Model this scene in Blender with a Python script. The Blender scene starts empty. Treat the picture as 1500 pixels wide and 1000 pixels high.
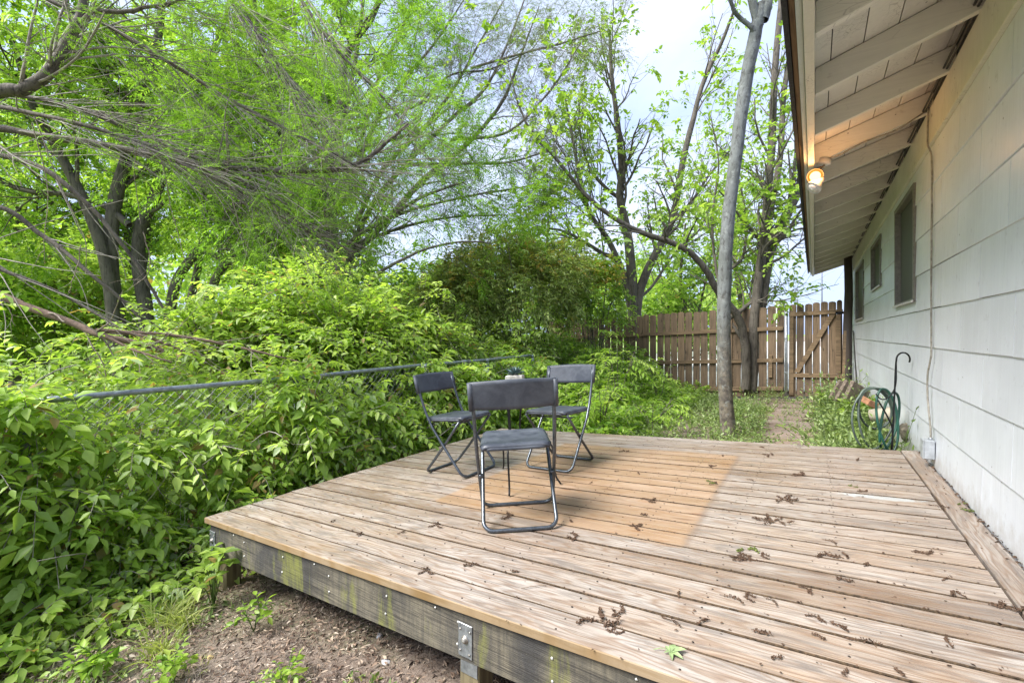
import bpy, bmesh, math, numpy as np
from mathutils import Vector, Matrix
rng = np.random.default_rng(11)
SC = bpy.context.scene
COL = SC.collection
PI = math.pi
# ---------------------------------------------------------------- camera model
F = 665.0
YAW = math.atan(442 / F)
CA, SA = math.cos(YAW), math.sin(YAW)
H = 1.4
def W(u, v, d):
    """world point seen at photo pixel (u, v) at depth d metres"""
    x = (u - 750) / F * d
    return np.array([x * CA - d * SA, x * SA + d * CA, H + (488.5 - v) / F * d])
def plane(u, v, z0, k):
    A = (u - 750) / F; b = (488.5 - v) / F
    return W(u, v, (z0 - H) / (b - k * (A * CA - SA)))
DZ0, DK = .46, .0693
def dz(x): return DZ0 + DK * x
def on_deck(u, v): return plane(u, v, DZ0, DK)
def gz(x, y=0):
    return .02 + .075 * np.clip(x, -5, 3)
def on_ground(u, v): return plane(u, v, .02, .075)
# ---------------------------------------------------------------- object helpers
def tag(o, label=None, cat=None, group=None, kind=None):
    if label: o['label'] = label
    if cat: o['category'] = cat
    if group: o['group'] = group
    if kind: o['kind'] = kind
    return o
def empty(name, loc=(0, 0, 0), label=None, cat=None, group=None, rot=None):
    o = bpy.data.objects.new(name, None); COL.objects.link(o)
    o.location = Vector([float(t) for t in loc]); o.empty_display_size = .1
    if rot is not None: o.rotation_euler = rot
    return tag(o, label, cat, group)
def link(name, me, mats, parent=None, smooth=False, world=False):
    for m in (mats if isinstance(mats, (list, tuple)) else [mats]): me.materials.append(m)
    if smooth: me.polygons.foreach_set('use_smooth', [True] * len(me.polygons))
    o = bpy.data.objects.new(name, me); COL.objects.link(o)
    if parent is not None:
        o.parent = parent
        if world:  # mesh was made in world coordinates: undo the (translation only) parent
            o.location = -parent.location
    return o
def mesh_np(name, V, Q, mats, parent=None, smooth=False, rnd=None, world=False, mi=None):
    """V (n,3), Q (m,k) constant-size faces"""
    me = bpy.data.meshes.new(name)
    V = np.ascontiguousarray(V, np.float32); Q = np.ascontiguousarray(Q, np.int32)
    m, k = Q.shape
    me.vertices.add(len(V)); me.vertices.foreach_set('co', V.ravel())
    me.loops.add(m * k); me.loops.foreach_set('vertex_index', Q.ravel())
    me.polygons.add(m); me.polygons.foreach_set('loop_start', np.arange(0, m * k, k, dtype=np.int32))
    try: me.polygons.foreach_set('loop_total', np.full(m, k, np.int32))
    except Exception: pass
    if mi is not None: me.polygons.foreach_set('material_index', np.ascontiguousarray(mi, np.int32))
    me.update(calc_edges=True)
    if rnd is not None:
        a = me.attributes.new('rnd', 'FLOAT', 'FACE'); a.data.foreach_set('value', np.ascontiguousarray(rnd, np.float32))
    if smooth: me.polygons.foreach_set('use_smooth', np.ones(m, bool))
    return link(name, me, mats, parent, False, world)
class MB:
    """collects boxes, tubes and plates into one bmesh"""
    def __init__(s):
        s.bm = bmesh.new(); s.lay = s.bm.faces.layers.float.new('rnd'); s.r = 0.5
    def _mark(s, faces, mi=0):
        for f in faces: f[s.lay] = s.r; f.material_index = mi
    def box(s, c, size, M=None, bev=0, mi=0, seg=1):
        """centre, full size, optional 3x3 rotation"""
        vs = []
        for x in (-.5, .5):
            for y in (-.5, .5):
                for z in (-.5, .5):
                    p = Vector((x * size[0], y * size[1], z * size[2]))
                    if M is not None: p = M @ p
                    vs.append(s.bm.verts.new(p + Vector([float(t) for t in c])))
        fs = [s.bm.faces.new([vs[i] for i in f]) for f in ((0, 1, 3, 2), (4, 6, 7, 5), (0, 4, 5, 1), (2, 3, 7, 6), (0, 2, 6, 4), (1, 5, 7, 3))]
        s._mark(fs, mi)
        if bev:
            es = list({e for f in fs for e in f.edges})
            r = bmesh.ops.bevel(s.bm, geom=es, offset=bev, segments=seg, affect='EDGES', profile=.6)
            s._mark(r['faces'], mi)
        return s
    def hexa(s, P, mi=0, bev=0):
        """8 corners: bottom 4 (ccw) then top 4"""
        vs = [s.bm.verts.new([float(t) for t in p]) for p in P]
        fs = [s.bm.faces.new([vs[i] for i in f]) for f in ((3, 2, 1, 0), (4, 5, 6, 7), (0, 1, 5, 4), (1, 2, 6, 5), (2, 3, 7, 6), (3, 0, 4, 7))]
        s._mark(fs, mi)
        if bev:
            es = list({e for f in fs for e in f.edges})
            r = bmesh.ops.bevel(s.bm, geom=es, offset=bev, segments=1, affect='EDGES')
            s._mark(r['faces'], mi)
        return s
    def tube(s, pts, r, n=8, mi=0, closed=False):
        pts = [Vector([float(t) for t in p]) for p in pts]; m = len(pts)
        rr = r if hasattr(r, '__len__') else [r] * m
        rings = []; prev = None
        for i, p in enumerate(pts):
            a = pts[(i - 1) % m] if (closed or i) else p; b = pts[(i + 1) % m] if (closed or i < m - 1) else p
            t = (b - a).normalized()
            if prev is None:
                ref = Vector((0, 0, 1)) if abs(t.z) < .9 else Vector((1, 0, 0)); u = t.cross(ref).normalized()
            else:
                u = (prev - t * prev.dot(t)).normalized()
            prev = u; w = t.cross(u)
            rings.append([s.bm.verts.new(p + (u * math.cos(2 * PI * k / n) + w * math.sin(2 * PI * k / n)) * rr[i]) for k in range(n)])
        fs = []
        for i in range(m if closed else m - 1):
            A, B = rings[i], rings[(i + 1) % m]
            for k in range(n): fs.append(s.bm.faces.new((A[k], A[(k + 1) % n], B[(k + 1) % n], B[k])))
        if not closed:
            fs.append(s.bm.faces.new(rings[0][::-1])); fs.append(s.bm.faces.new(rings[-1]))
        for f in fs: f.smooth = True
        if not closed: fs[-1].smooth = fs[-2].smooth = False
        s._mark(fs, mi); return s
    def lathe(s, prof, c=(0, 0, 0), M=None, n=24, mi=0):
        """profile [(r,z)..] around z"""
        rings = []
        for r, z in prof:
            ring = []
            for k in range(n):
                p = Vector((r * math.cos(2 * PI * k / n), r * math.sin(2 * PI * k / n), z))
                if M is not None: p = M @ p
                ring.append(s.bm.verts.new(p + Vector([float(t) for t in c])))
            rings.append(ring)
        fs = []
        for A, B in zip(rings, rings[1:]):
            for k in range(n): fs.append(s.bm.faces.new((A[k], A[(k + 1) % n], B[(k + 1) % n], B[k])))
        fs.append(s.bm.faces.new(rings[0][::-1])); fs.append(s.bm.faces.new(rings[-1]))
        for f in fs: f.smooth = True
        s._mark(fs, mi); return s
    def prism(s, outline, thick, M, c, mi=0):
        """2D outline in local xy extruded along z by thick, placed by M, c"""
        a = [s.bm.verts.new(M @ Vector((x, y, 0)) + Vector([float(t) for t in c])) for x, y in outline]
        b = [s.bm.verts.new(M @ Vector((x, y, thick)) + Vector([float(t) for t in c])) for x, y in outline]
        n = len(a); fs = [s.bm.faces.new(a[::-1]), s.bm.faces.new(b)]
        for k in range(n): fs.append(s.bm.faces.new((a[k], a[(k + 1) % n], b[(k + 1) % n], b[k])))
        s._mark(fs, mi); return s
    def sheet(s, fn, nu, nv, th, mi=0):
        """solid curved plate: fn(u,v)->(point, normal)"""
        top, bot = [], []
        for i in range(nu + 1):
            ta, ba = [], []
            for j in range(nv + 1):
                p, nn = fn(i / nu, j / nv); p = Vector(p); nn = Vector(nn)
                ta.append(s.bm.verts.new(p + nn * th / 2)); ba.append(s.bm.verts.new(p - nn * th / 2))
            top.append(ta); bot.append(ba)
        fs = []
        for i in range(nu):
            for j in range(nv):
                fs.append(s.bm.faces.new((top[i][j], top[i + 1][j], top[i + 1][j + 1], top[i][j + 1])))
                fs.append(s.bm.faces.new((bot[i][j], bot[i][j + 1], bot[i + 1][j + 1], bot[i + 1][j])))
        for i in range(nu):
            for j in (0, nv):
                q = (top[i][j], bot[i][j], bot[i + 1][j], top[i + 1][j]); fs.append(s.bm.faces.new(q if j == 0 else q[::-1]))
        for j in range(nv):
            for i in (0, nu):
                q = (top[i][j], top[i][j + 1], bot[i][j + 1], bot[i][j]); fs.append(s.bm.faces.new(q if i == 0 else q[::-1]))
        for f in fs: f.smooth = True
        s._mark(fs, mi); return s
    def build(s, name, mats, parent=None, world=False):
        bmesh.ops.recalc_face_normals(s.bm, faces=s.bm.faces)
        me = bpy.data.meshes.new(name); s.bm.to_mesh(me); s.bm.free()
        return link(name, me, mats, parent, False, world)
# ---------------------------------------------------------------- node helpers
class G:
    def __init__(s, name):
        s.m = bpy.data.materials.new(name); s.m.use_nodes = True; s.t = s.m.node_tree; s.t.nodes.clear()
        s.out = s.t.nodes.new('ShaderNodeOutputMaterial')
    def put(s, sock, v):
        if isinstance(v, bpy.types.NodeSocket): s.t.links.new(v, sock)
        elif v is not None:
            if isinstance(v, (tuple, list)) and sock.type == 'RGBA' and len(v) == 3: v = (*v, 1)
            sock.default_value = v
    def n(s, typ, ins=None, **pr):
        nd = s.t.nodes.new('ShaderNode' + typ)
        for k, v in pr.items(): setattr(nd, k, v)
        for k, v in (ins or {}).items(): s.put(nd.inputs[k], v)
        return nd
    def pos(s): return s.n('TexCoord').outputs['Object']
    def attr(s, a='rnd'): return s.n('Attribute', attribute_name=a).outputs['Fac']
    def map(s, v, scale=(1, 1, 1), loc=(0, 0, 0), rot=(0, 0, 0)):
        return s.n('Mapping', {'Vector': v, 'Scale': scale, 'Location': loc, 'Rotation': rot}).outputs[0]
    def noise(s, v, scale=5, detail=4, rough=.55, dist=0):
        return s.n('TexNoise', {'Vector': v, 'Scale': scale, 'Detail': detail, 'Roughness': rough, 'Distortion': dist}).outputs['Fac']
    def voro(s, v, scale=5, feature='F1', out='Distance', rand=1):
        return s.n('TexVoronoi', {'Vector': v, 'Scale': scale, 'Randomness': rand}, feature=feature).outputs[out]
    def ramp(s, f, stops, interp='LINEAR'):
        nd = s.n('ValToRGB', {'Fac': f}); cr = nd.color_ramp; cr.interpolation = interp
        while len(cr.elements) < len(stops): cr.elements.new(.5)
        for e, (p, c) in zip(cr.elements, stops):
            e.position = p; e.color = (c, c, c, 1) if not hasattr(c, '__len__') else (*c, 1)
        return nd.outputs['Color']
    def mix(s, f, a, b, mode='MIX'):
        nd = s.n('Mix', data_type='RGBA', blend_type=mode)
        s.put(nd.inputs[0], f); s.put(nd.inputs[6], a); s.put(nd.inputs[7], b); return nd.outputs[2]
    def math(s, op, a, b=None, c=None, clamp=False):
        nd = s.n('Math', operation=op, use_clamp=clamp); s.put(nd.inputs[0], a)
        if b is not None: s.put(nd.inputs[1], b)
        if c is not None: s.put(nd.inputs[2], c)
        return nd.outputs[0]
    def vadd(s, a, b): 
        nd = s.n('VectorMath', operation='ADD'); s.put(nd.inputs[0], a); s.put(nd.inputs[1], b); return nd.outputs[0]
    def sep(s, v): return s.n('SeparateXYZ', {0: v}).outputs
    def comb(s, x, y, z): return s.n('CombineXYZ', {0: x, 1: y, 2: z}).outputs[0]
    def bump(s, h, strength=.4, dist=.01, nrm=None):
        return s.n('Bump', {'Height': h, 'Strength': strength, 'Distance': dist, 'Normal': nrm}).outputs[0]
    def pbr(s, col, rough=.6, metal=0, nrm=None, spec=.5, **kw):
        ins = {'Base Color': col, 'Roughness': rough, 'Metallic': metal, 'Normal': nrm, 'Specular IOR Level': spec}; ins.update(kw)
        b = s.n('BsdfPrincipled', ins); s.t.links.new(b.outputs[0], s.out.inputs[0]); return s.m
def simple(name, col, rough=.6, metal=0, var=.15, scale=30, bump=.15, spec=.5):
    g = G(name); p = g.pos(); nz = g.noise(p, scale, 5, .6)
    c2 = tuple(max(0, t * (1 - var * 2)) for t in col); c1 = tuple(min(1, t * (1 + var)) for t in col)
    return g.pbr(g.ramp(nz, [(.3, c2), (.7, c1)]), rough, metal, g.bump(nz, bump, .004), spec)
# --- weathered deck wood; boards run along x
def deck_wood(name, edge=False, along='x', patch=True):
    g = G(name); P = g.pos(); r = g.attr(); x, y, z = g.sep(P)[:3]
    off = g.math('MULTIPLY', r, 71.3)
    if along == 'y': x, y = y, x
    V = g.comb(g.math('ADD', x, off), g.math('ADD', y, g.math('MULTIPLY', r, 13.1)), z)
    fine = g.noise(g.map(V, (3, 150, 60)), 1, 6, .62)
    fine2 = g.noise(g.map(V, (9, 330, 60)), 1, 4, .7)
    warp = g.noise(g.map(V, (1.1, 7, 1)), 1, 3, .5)
    yy = g.math('ADD', g.math('MULTIPLY', y, 1.0), g.math('MULTIPLY', warp, .42))
    cath = g.math('SINE', g.math('MULTIPLY', yy, 230))
    cath = g.math('MULTIPLY_ADD', cath, .5, .5)
    cath = g.math('POWER', cath, 2.2)
    blot = g.noise(g.map(V, (1.3, 5, 1)), 1.2, 5, .6, .4)
    blot2 = g.noise(g.map(V, (2.6, 14, 1)), 1.5, 6, .7, .8)
    base = g.mix(g.ramp(r, [(0, 0), (1, 1)]), (.205, .145, .105), (.42, .325, .25))
    base = g.mix(g.ramp(blot, [(.35, 0), (.65, 1)]), base, (.40, .36, .325))
    base = g.mix(g.math('MULTIPLY', cath, .62), base, (.20, .115, .065))
    base = g.mix(g.ramp(fine, [(.3, .72), (.52, 0)]), base, (.13, .09, .065))
    base = g.mix(g.ramp(fine2, [(.5, 0), (.8, .3)]), base, (.50, .45, .39))
    dirt = g.ramp(blot2, [(.48, 0), (.66, .8)])
    base = g.mix(dirt, base, (.17, .145, .13))
    vk = g.n('TexVoronoi', {'Vector': g.map(V, (2.0, 9, .01)), 'Scale': .8}, feature='F1')
    knot = g.ramp(vk.outputs['Distance'], [(.04, .8), (.085, .45), (.13, 0)])
    base = g.mix(knot, base, (.11, .065, .04))
    crk = g.noise(g.map(V, (1.6, 420, 1)), 1, 2, .5)
    base = g.mix(g.ramp(crk, [(.70, 0), (.74, .75)]), base, (.07, .05, .04))
    if patch:
        X0, X1, Y0, Y1 = -2.045, -.495, 2.15, 4.03
        wob = g.math('MULTIPLY', g.math('SUBTRACT', g.noise(P, 9, 3), .5), .035)
        def edge_(c, lo, hi):
            c = g.math('ADD', c, wob)
            a = g.n('MapRange', {0: c, 1: lo - .016, 2: lo + .016, 3: 0., 4: 1.}).outputs[0]
            b = g.n('MapRange', {0: c, 1: hi - .016, 2: hi + .016, 3: 1., 4: 0.}).outputs[0]
            return g.math('MULTIPLY', a, b)
        sx, sy = g.sep(P)[0], g.sep(P)[1]
        mask = g.math('MULTIPLY', edge_(sx, X0, X1), edge_(sy, Y0, Y1))
        pc = g.mix(g.ramp(blot, [(.3, 0), (.7, 1)]), (.31, .205, .12), (.41, .30, .21))
        pc = g.mix(g.math('MULTIPLY', cath, .45), pc, (.27, .125, .045))
        pc = g.mix(g.ramp(fine, [(.3, .7), (.54, 0)]), pc, (.24, .12, .05))
        pc = g.mix(g.math('MULTIPLY', dirt, .55), pc, (.28, .18, .11))
        pc = g.mix(knot, pc, (.14, .06, .03))
        base = g.mix(g.math('MULTIPLY', mask, g.n('MapRange', {0: blot2, 1: .3, 2: .7, 3: .98, 4: .78}).outputs[0]), base, pc)
        # grime line along the long edge of the old rug mark
        ln = g.math('SUBTRACT', 1, g.math('ABSOLUTE', g.math('DIVIDE', g.math('SUBTRACT', g.math('ADD', sx, wob), X1), .03)), clamp=True)
        ln = g.math('MULTIPLY', ln, edge_(sy, Y0, Y1))
        base = g.mix(g.math('MULTIPLY', ln, .45), base, (.16, .12, .10))
        # spilled whitewash
        dx = g.math('DIVIDE', g.math('SUBTRACT', sx, .30), .20); dy = g.math('DIVIDE', g.math('SUBTRACT', sy, 3.27), .045)
        rr = g.math('ADD', g.math('ADD', g.math('MULTIPLY', dx, dx), g.math('MULTIPLY', dy, dy)), g.math('MULTIPLY', g.math('SUBTRACT', g.noise(P, 22, 4), .5), 2.6))
        base = g.mix(g.ramp(rr, [(.45, .75), (.95, 0)]), base, (.44, .46, .46))
    if edge:
        base = g.mix(.62, base, (.25, .155, .045))
        return g.pbr(base, .7, 0, g.bump(fine, .3, .003))
    hgt = g.math('SUBTRACT', fine, g.math('MULTIPLY', cath, .25))
    rough = g.n('MapRange', {0: blot, 1: .3, 2: .7, 3: .30, 4: .56}).outputs[0]
    if patch: rough = g.math('SUBTRACT', rough, g.n('MapRange', {0: g.math('ADD', g.sep(P)[0], g.math('MULTIPLY', blot2, .8)), 1: -.8, 2: .1, 3: 0., 4: .12}).outputs[0])
    return g.pbr(base, rough, 0, g.bump(hgt, .35, .0035), .5)
M_DECK = deck_wood('deck_wood'); M_DECKE = deck_wood('deck_wood_edge', True, patch=False)
M_BORD = deck_wood('deck_border_wood', along='y', patch=False)
def mossy():
    g = G('mossy_joist'); P = g.pos()
    fine = g.noise(g.map(P, (3, 3, 130)), 1, 8, .72, .3); band = g.noise(g.map(P, (1.6, 1.6, 26)), 1.2, 8, .7, .8)
    drip = g.noise(g.map(P, (26, 26, 2.2)), 1, 8, .72, .5); mott = g.noise(g.map(P, (16, 16, 46)), 1, 9, .8, .8); pat = g.noise(g.map(P, (2.6, 2.6, 2)), 1.2, 6, .65, .4)
    c = g.mix(g.ramp(pat, [(.38, 0), (.62, 1)]), (.065, .062, .058), (.20, .175, .125))
    c = g.mix(g.ramp(drip, [(.44, .5), (.58, 0)]), c, (.04, .04, .04))
    c = g.mix(g.ramp(band, [(.36, .8), (.5, 0)]), c, (.035, .032, .028))
    c = g.mix(g.ramp(mott, [(.60, 0), (.70, .55)]), c, (.36, .33, .25))
    c = g.mix(g.ramp(fine, [(.36, .8), (.52, 0)]), c, (.03, .028, .024))
    moss = g.noise(g.map(P, (4.2, 4.2, .9), (3.1, 0, 0)), 1.4, 8, .7, .4)
    c = g.mix(g.math('MULTIPLY', g.ramp(moss, [(.54, 0), (.64, .85)]), g.ramp(fine, [(.3, .3), (.6, 1)])), c, (.21, .22, .045))
    return g.pbr(c, .9, 0, g.bump(g.math('ADD', fine, band), .7, .006))
M_MOSS = mossy()
def post_wood(name, a, b, dark=(.05, .035, .02), stretch=(40, 40, 2.2), tint=None):
    g = G(name); P = g.pos(); r = g.attr()
    V = g.vadd(P, g.comb(g.math('MULTIPLY', r, 31.7), g.math('MULTIPLY', r, 17.3), g.math('MULTIPLY', r, 53.1)))
    gr = g.noise(g.map(V, stretch), 1, 6, .62, .3); bl = g.noise(g.map(V, tuple(max(1.5, t * .12) for t in stretch)), 1.2, 4, .6)
    c = g.mix(g.ramp(bl, [(.35, 0), (.65, 1)]), a, b)
    c = g.mix(g.math('MULTIPLY', r, .75), c, tint or tuple(t * .5 for t in a))
    c = g.mix(g.ramp(gr, [(.3, .8), (.55, 0)]), c, dark)
    vk = g.voro(g.map(V, tuple(7. if t > 10 else 2.4 for t in stretch)), 1)
    c = g.mix(g.ramp(vk, [(.07, .85), (.13, 0)]), c, dark)
    return g.pbr(c, .8, 0, g.bump(gr, .4, .004))
M_PICK = post_wood('weathered_picket', (.20, .14, .09), (.085, .06, .042), tint=(.25, .17, .10))
M_RAIL = post_wood('weathered_rail', (.30, .205, .115), (.20, .135, .08), stretch=(2.2, 40, 40))
M_POST = post_wood('treated_post', (.22, .18, .10), (.16, .14, .08))
M_OLDP = post_wood('old_round_post', (.10, .075, .06), (.06, .055, .06), stretch=(60, 60, 1.5))
# --- painted siding
def paint(name, col, streak=(.0, .0, .0), gloss=.35, crack=0.0, dirtcol=(.15, .12, .09), vert=True, warm=None):
    g = G(name); P = g.pos(); r = g.attr()
    V = g.vadd(P, g.comb(g.math('MULTIPLY', r, 7.7), g.math('MULTIPLY', r, 31.3), g.math('MULTIPLY', r, 11.9)))
    st = g.noise(g.map(V, (60, 60, 1.6) if vert else (3, 60, 60)), 1, 5, .6)
    bl = g.noise(V, 1.7, 4, .6); sm = g.noise(V, 14, 5, .65)
    c2 = tuple(t * .84 for t in col)
    c = g.mix(g.ramp(bl, [(.3, 0), (.7, 1)]), col, c2)
    c = g.mix(g.ramp(st, [(.52, 0), (.75, .45)]), c, tuple(min(1, t * 1.12) for t in col))
    c = g.mix(g.ramp(st, [(.22, .30), (.42, 0)]), c, tuple(t * .6 for t in col))
    c = g.mix(g.math('MULTIPLY', r, .18), c, (.42, .43, .44))
    c = g.mix(g.ramp(sm, [(.62, 0), (.8, .35)]), c, dirtcol)
    dots = g.voro(V, 9); c = g.mix(g.ramp(dots, [(.035, .85), (.05, 0)]), c, (.06, .05, .045))
    if name == 'painted_siding':
        sp = g.math('ADD', g.sep(P)[2], g.math('MULTIPLY', g.noise(P, 16, 6, .7), .34)); c = g.mix(g.ramp(sp, [(.60, .6), (.80, 0)]), c, (.30, .25, .18))
    if crack:
        ck = g.voro(g.map(V, (3, 14, 14) if not vert else (14, 14, 3)), 2.2, 'DISTANCE_TO_EDGE')
        ckm = g.math('MULTIPLY', g.ramp(ck, [(.012, 1.), (.03, 0)]), g.ramp(g.noise(V, 3, 3), [(.5, 0), (.62, 1)]))
        c = g.mix(g.math('MULTIPLY', ckm, crack), c, (.05, .035, .025))
    rough = g.n('MapRange', {0: sm, 1: .3, 2: .7, 3: gloss - .06, 4: gloss + .14}).outputs[0]
    return g.pbr(c, rough, 0, g.bump(g.math('ADD', st, g.math('MULTIPLY', sm, .6)), .22, .004))
M_SIDE = paint('painted_siding', (.79, .83, .90), gloss=.36)
M_CREAM = paint('cream_eave_paint', (.82, .79, .70), gloss=.5, crack=.3, vert=False)
M_SOFF = paint('cream_sheathing_paint', (.82, .79, .71), gloss=.55, crack=.35)
M_FRIEZE = paint('frieze_paint', (.72, .71, .60), gloss=.45, crack=.5)
M_FASC = paint('fascia_paint', (.70, .67, .57), gloss=.5, crack=.4)
M_FASG = paint('fascia_trim_paint', (.52, .56, .56), gloss=.5)
M_WFRAME = simple('window_frame_bronze', (.20, .19, .165), .45, .2)
M_SCREEN = simple('window_screen', (.085, .083, .078), .55, 0, .12, 160, .2)
M_DARK = simple('dark_roofing', (.03, .032, .036), .85, 0, .3, 60, .5)
M_CONC = simple('foundation_concrete', (.30, .26, .20), .9, 0, .35, 12, .6)
M_TUBE = simple('steel_tube_grey', (.115, .13, .15), .33, .75, .2, 70, .08)
M_PLAS = None
def plastic():
    g = G('chair_plastic'); P = g.pos(); a = g.noise(P, 7, 5, .65, .4); b = g.noise(g.map(P, (60, 60, 60)), 1, 3)
    c = g.mix(g.ramp(a, [(.42, 0), (.66, 1)]), (.040, .047, .064), (.085, .096, .118))
    c = g.mix(g.ramp(g.noise(P, 3.3, 6, .7, 1.), [(.58, 0), (.72, .6)]), c, (.11, .085, .065))
    return g.pbr(c, g.n('MapRange', {0: a, 1: .3, 2: .7, 3: .36, 4: .6}).outputs[0], 0, g.bump(b, .05, .0005))
M_PLAS = plastic()
M_BLACKM = simple('black_iron', (.018, .018, .02), .45, .6)
M_GALV = simple('galvanised_steel', (.42, .45, .49), .42, .75, .22, 40, .1)
M_RAILM = simple('galvanised_rail', (.30, .335, .385), .42, .6, .25, 25, .15)
M_WIRE = simple('chainlink_wire', (.20, .22, .24), .5, .5)
M_CABLE = simple('painted_cable', (.30, .28, .24), .6, 0, .3, 30)
M_CABLED = simple('dark_cable', (.04, .038, .035), .6, 0, .3, 30)
M_BOX = simple('utility_box_grey', (.42, .45, .48), .45, .1)
M_HOSE = simple('green_hose', (.016, .085, .06), .42, 0, .4, 6, .1)
M_HOSED = simple('faded_hose', (.09, .12, .10), .5, 0, .4, 6, .1)
M_POT = simple('cement_pot', (.42, .41, .37), .85, 0, .2, 30, .4)
M_SUCC = simple('succulent_leaf', (.10, .17, .17), .5, 0, .3, 20, .1)
M_BRICK = simple('red_brick', (.34, .17, .09), .9, 0, .25, 25, .5)
M_PAVER = simple('grey_brown_paver', (.20, .155, .12), .9, 0, .3, 25, .5)
M_PIPE = simple('beige_clay_pipe', (.42, .37, .29), .8, 0, .25, 12, .3)
M_WHITE = simple('white_enamel', (.62, .60, .58), .35, 0, .1, 20, .05)
M_POLE = simple('grey_pole', (.18, .20, .24), .6, .3)
M_CATKIN = simple('dry_brown_catkin', (.11, .065, .04), .9, 0, .35, 90, .5)
M_CATG = simple('green_brown_catkin', (.14, .17, .04), .9, 0, .35, 90, .5)
M_GLEAF = simple('fallen_green_leaf', (.25, .34, .15), .5, 0, .2, 50, .1)
M_TWIGD = simple('dry_twig', (.20, .15, .11), .9, 0, .3, 60, .4)
# --- bark
def bark(name, a, b, crack, stretch=(18, 18, 3.2), str_=.9, lichen=None, foot=False):
    g = G(name); P = g.pos()
    n1 = g.noise(g.map(P, stretch), 1, 7, .7, .5); n2 = g.noise(P, 3, 4, .6)
    c = g.mix(g.ramp(n2, [(.35, 0), (.65, 1)]), a, b)
    c = g.mix(g.ramp(n1, [(.34, .9), (.5, 0)]), c, crack)
    if foot: c = g.mix(g.n('MapRange', {0: g.math('ADD', g.sep(P)[2], g.math('MULTIPLY', g.noise(P, 4, 5), 1.6)), 1: 1.5, 2: 2.6, 3: .85, 4: 0.}).outputs[0], c, g.mix(g.ramp(g.noise(P, 14, 6, .7), [(.4, 0), (.6, 1)]), (.06, .045, .035), (.20, .165, .12)))
    if lichen: c = g.mix(g.ramp(g.noise(P, 9, 6, .7), [(.55, 0), (.66, .7)]), c, lichen)
    return g.pbr(c, .9, 0, g.bump(n1, str_, .02))
M_BARK = bark('dark_ridged_bark', (.155, .135, .11), (.09, .078, .063), (.02, .015, .012), (26, 26, 4), 1., lichen=(.16, .145, .12))
M_BARKB = bark('brown_bark', (.18, .16, .13), (.11, .098, .08), (.03, .022, .018), lichen=(.22, .20, .17))
M_BARKG = bark('smooth_grey_bark', (.20, .215, .215), (.125, .135, .125), (.05, .047, .042), (20, 20, 9), .7, lichen=(.27, .29, .275), foot=True)
M_BARKL = bark('lower_blotchy_bark', (.17, .13, .095), (.10, .10, .075), (.04, .03, .025), (12, 12, 6), .6, lichen=(.26, .25, .18))
M_TWIG = bark('grey_twig', (.36, .33, .285), (.21, .19, .16), (.06, .045, .04), (30, 30, 30), .3)
M_TWIGP = bark('pale_bare_twig', (.36, .30, .25), (.24, .19, .155), (.11, .085, .07), (30, 30, 30), .3)
M_LOG = bark('fallen_limb_bark', (.27, .18, .135), (.17, .12, .09), (.05, .035, .028), (9, 30, 30), .6)
# --- leaves
def leafm(name, stops, trans=.42, tcol=None, rough=.42, spec=.5):
    g = G(name); r = g.attr()
    c = g.ramp(r, stops)
    c = g.mix(g.ramp(g.noise(g.pos(), 25, 3), [(.35, .25), (.65, 0)]), c, tuple(t * .6 for t in stops[-3][1]))
    b = g.n('BsdfPrincipled', {'Base Color': c, 'Roughness': rough, 'Specular IOR Level': spec})
    tc = g.mix(1.0, c, tcol or (1.9, 1.75, .75), 'MULTIPLY')
    t = g.n('BsdfTranslucent', {'Color': tc})
    mx = g.n('MixShader', {0: trans, 1: b.outputs[0], 2: t.outputs[0]})
    g.t.links.new(mx.outputs[0], g.out.inputs[0]); return g.m
TC = (1.4, 1.45, .8)
L_VINE = leafm('vine_leaf', [(0, (.34, .22, .09)), (.012, (.17, .28, .05)), (.4, (.35, .52, .09)), (.75, (.52, .66, .15)), (1, (.50, .60, .36))], .5, (1.5, 1.5, .8))
L_BRIGHT = leafm('bright_leaf', [(0, (.13, .25, .03)), (.45, (.30, .47, .06)), (1, (.50, .63, .14))], .5, TC)
L_MID = leafm('mid_leaf', [(0, (.32, .21, .08)), (.012, (.12, .21, .035)), (.45, (.31, .46, .075)), (1, (.50, .62, .14))], .5, TC)
L_DARK = leafm('dark_glossy_leaf', [(0, (.18, .24, .07)), (.4, (.36, .46, .13)), (.8, (.54, .60, .22)), (1, (.62, .52, .16))], .35, TC, rough=.35)
L_RED = leafm('new_red_leaf', [(0, (.44, .46, .07)), (.5, (.54, .42, .09)), (1, (.58, .30, .09))], .4, TC)
L_FEATH = leafm('feathery_leaf', [(0, (.10, .19, .02)), (.5, (.22, .41, .045)), (1, (.38, .58, .09))], .5, TC)
L_HAZE = leafm('sparse_feathery_leaf', [(0, (.12, .15, .09)), (.6, (.18, .23, .11)), (1, (.24, .38, .09))], .4, TC)
L_WEED = leafm('weed_leaf', [(0, (.13, .20, .06)), (.5, (.27, .37, .12)), (1, (.42, .50, .23))], .4, TC)
L_GRASS = leafm('grass_blade', [(0, (.24, .30, .08)), (.6, (.40, .46, .13)), (1, (.58, .55, .28))], .4, TC)
L_DEAD = simple('dead_leaf', (.14, .085, .06), .9, 0, .4, 40, .3)
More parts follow.
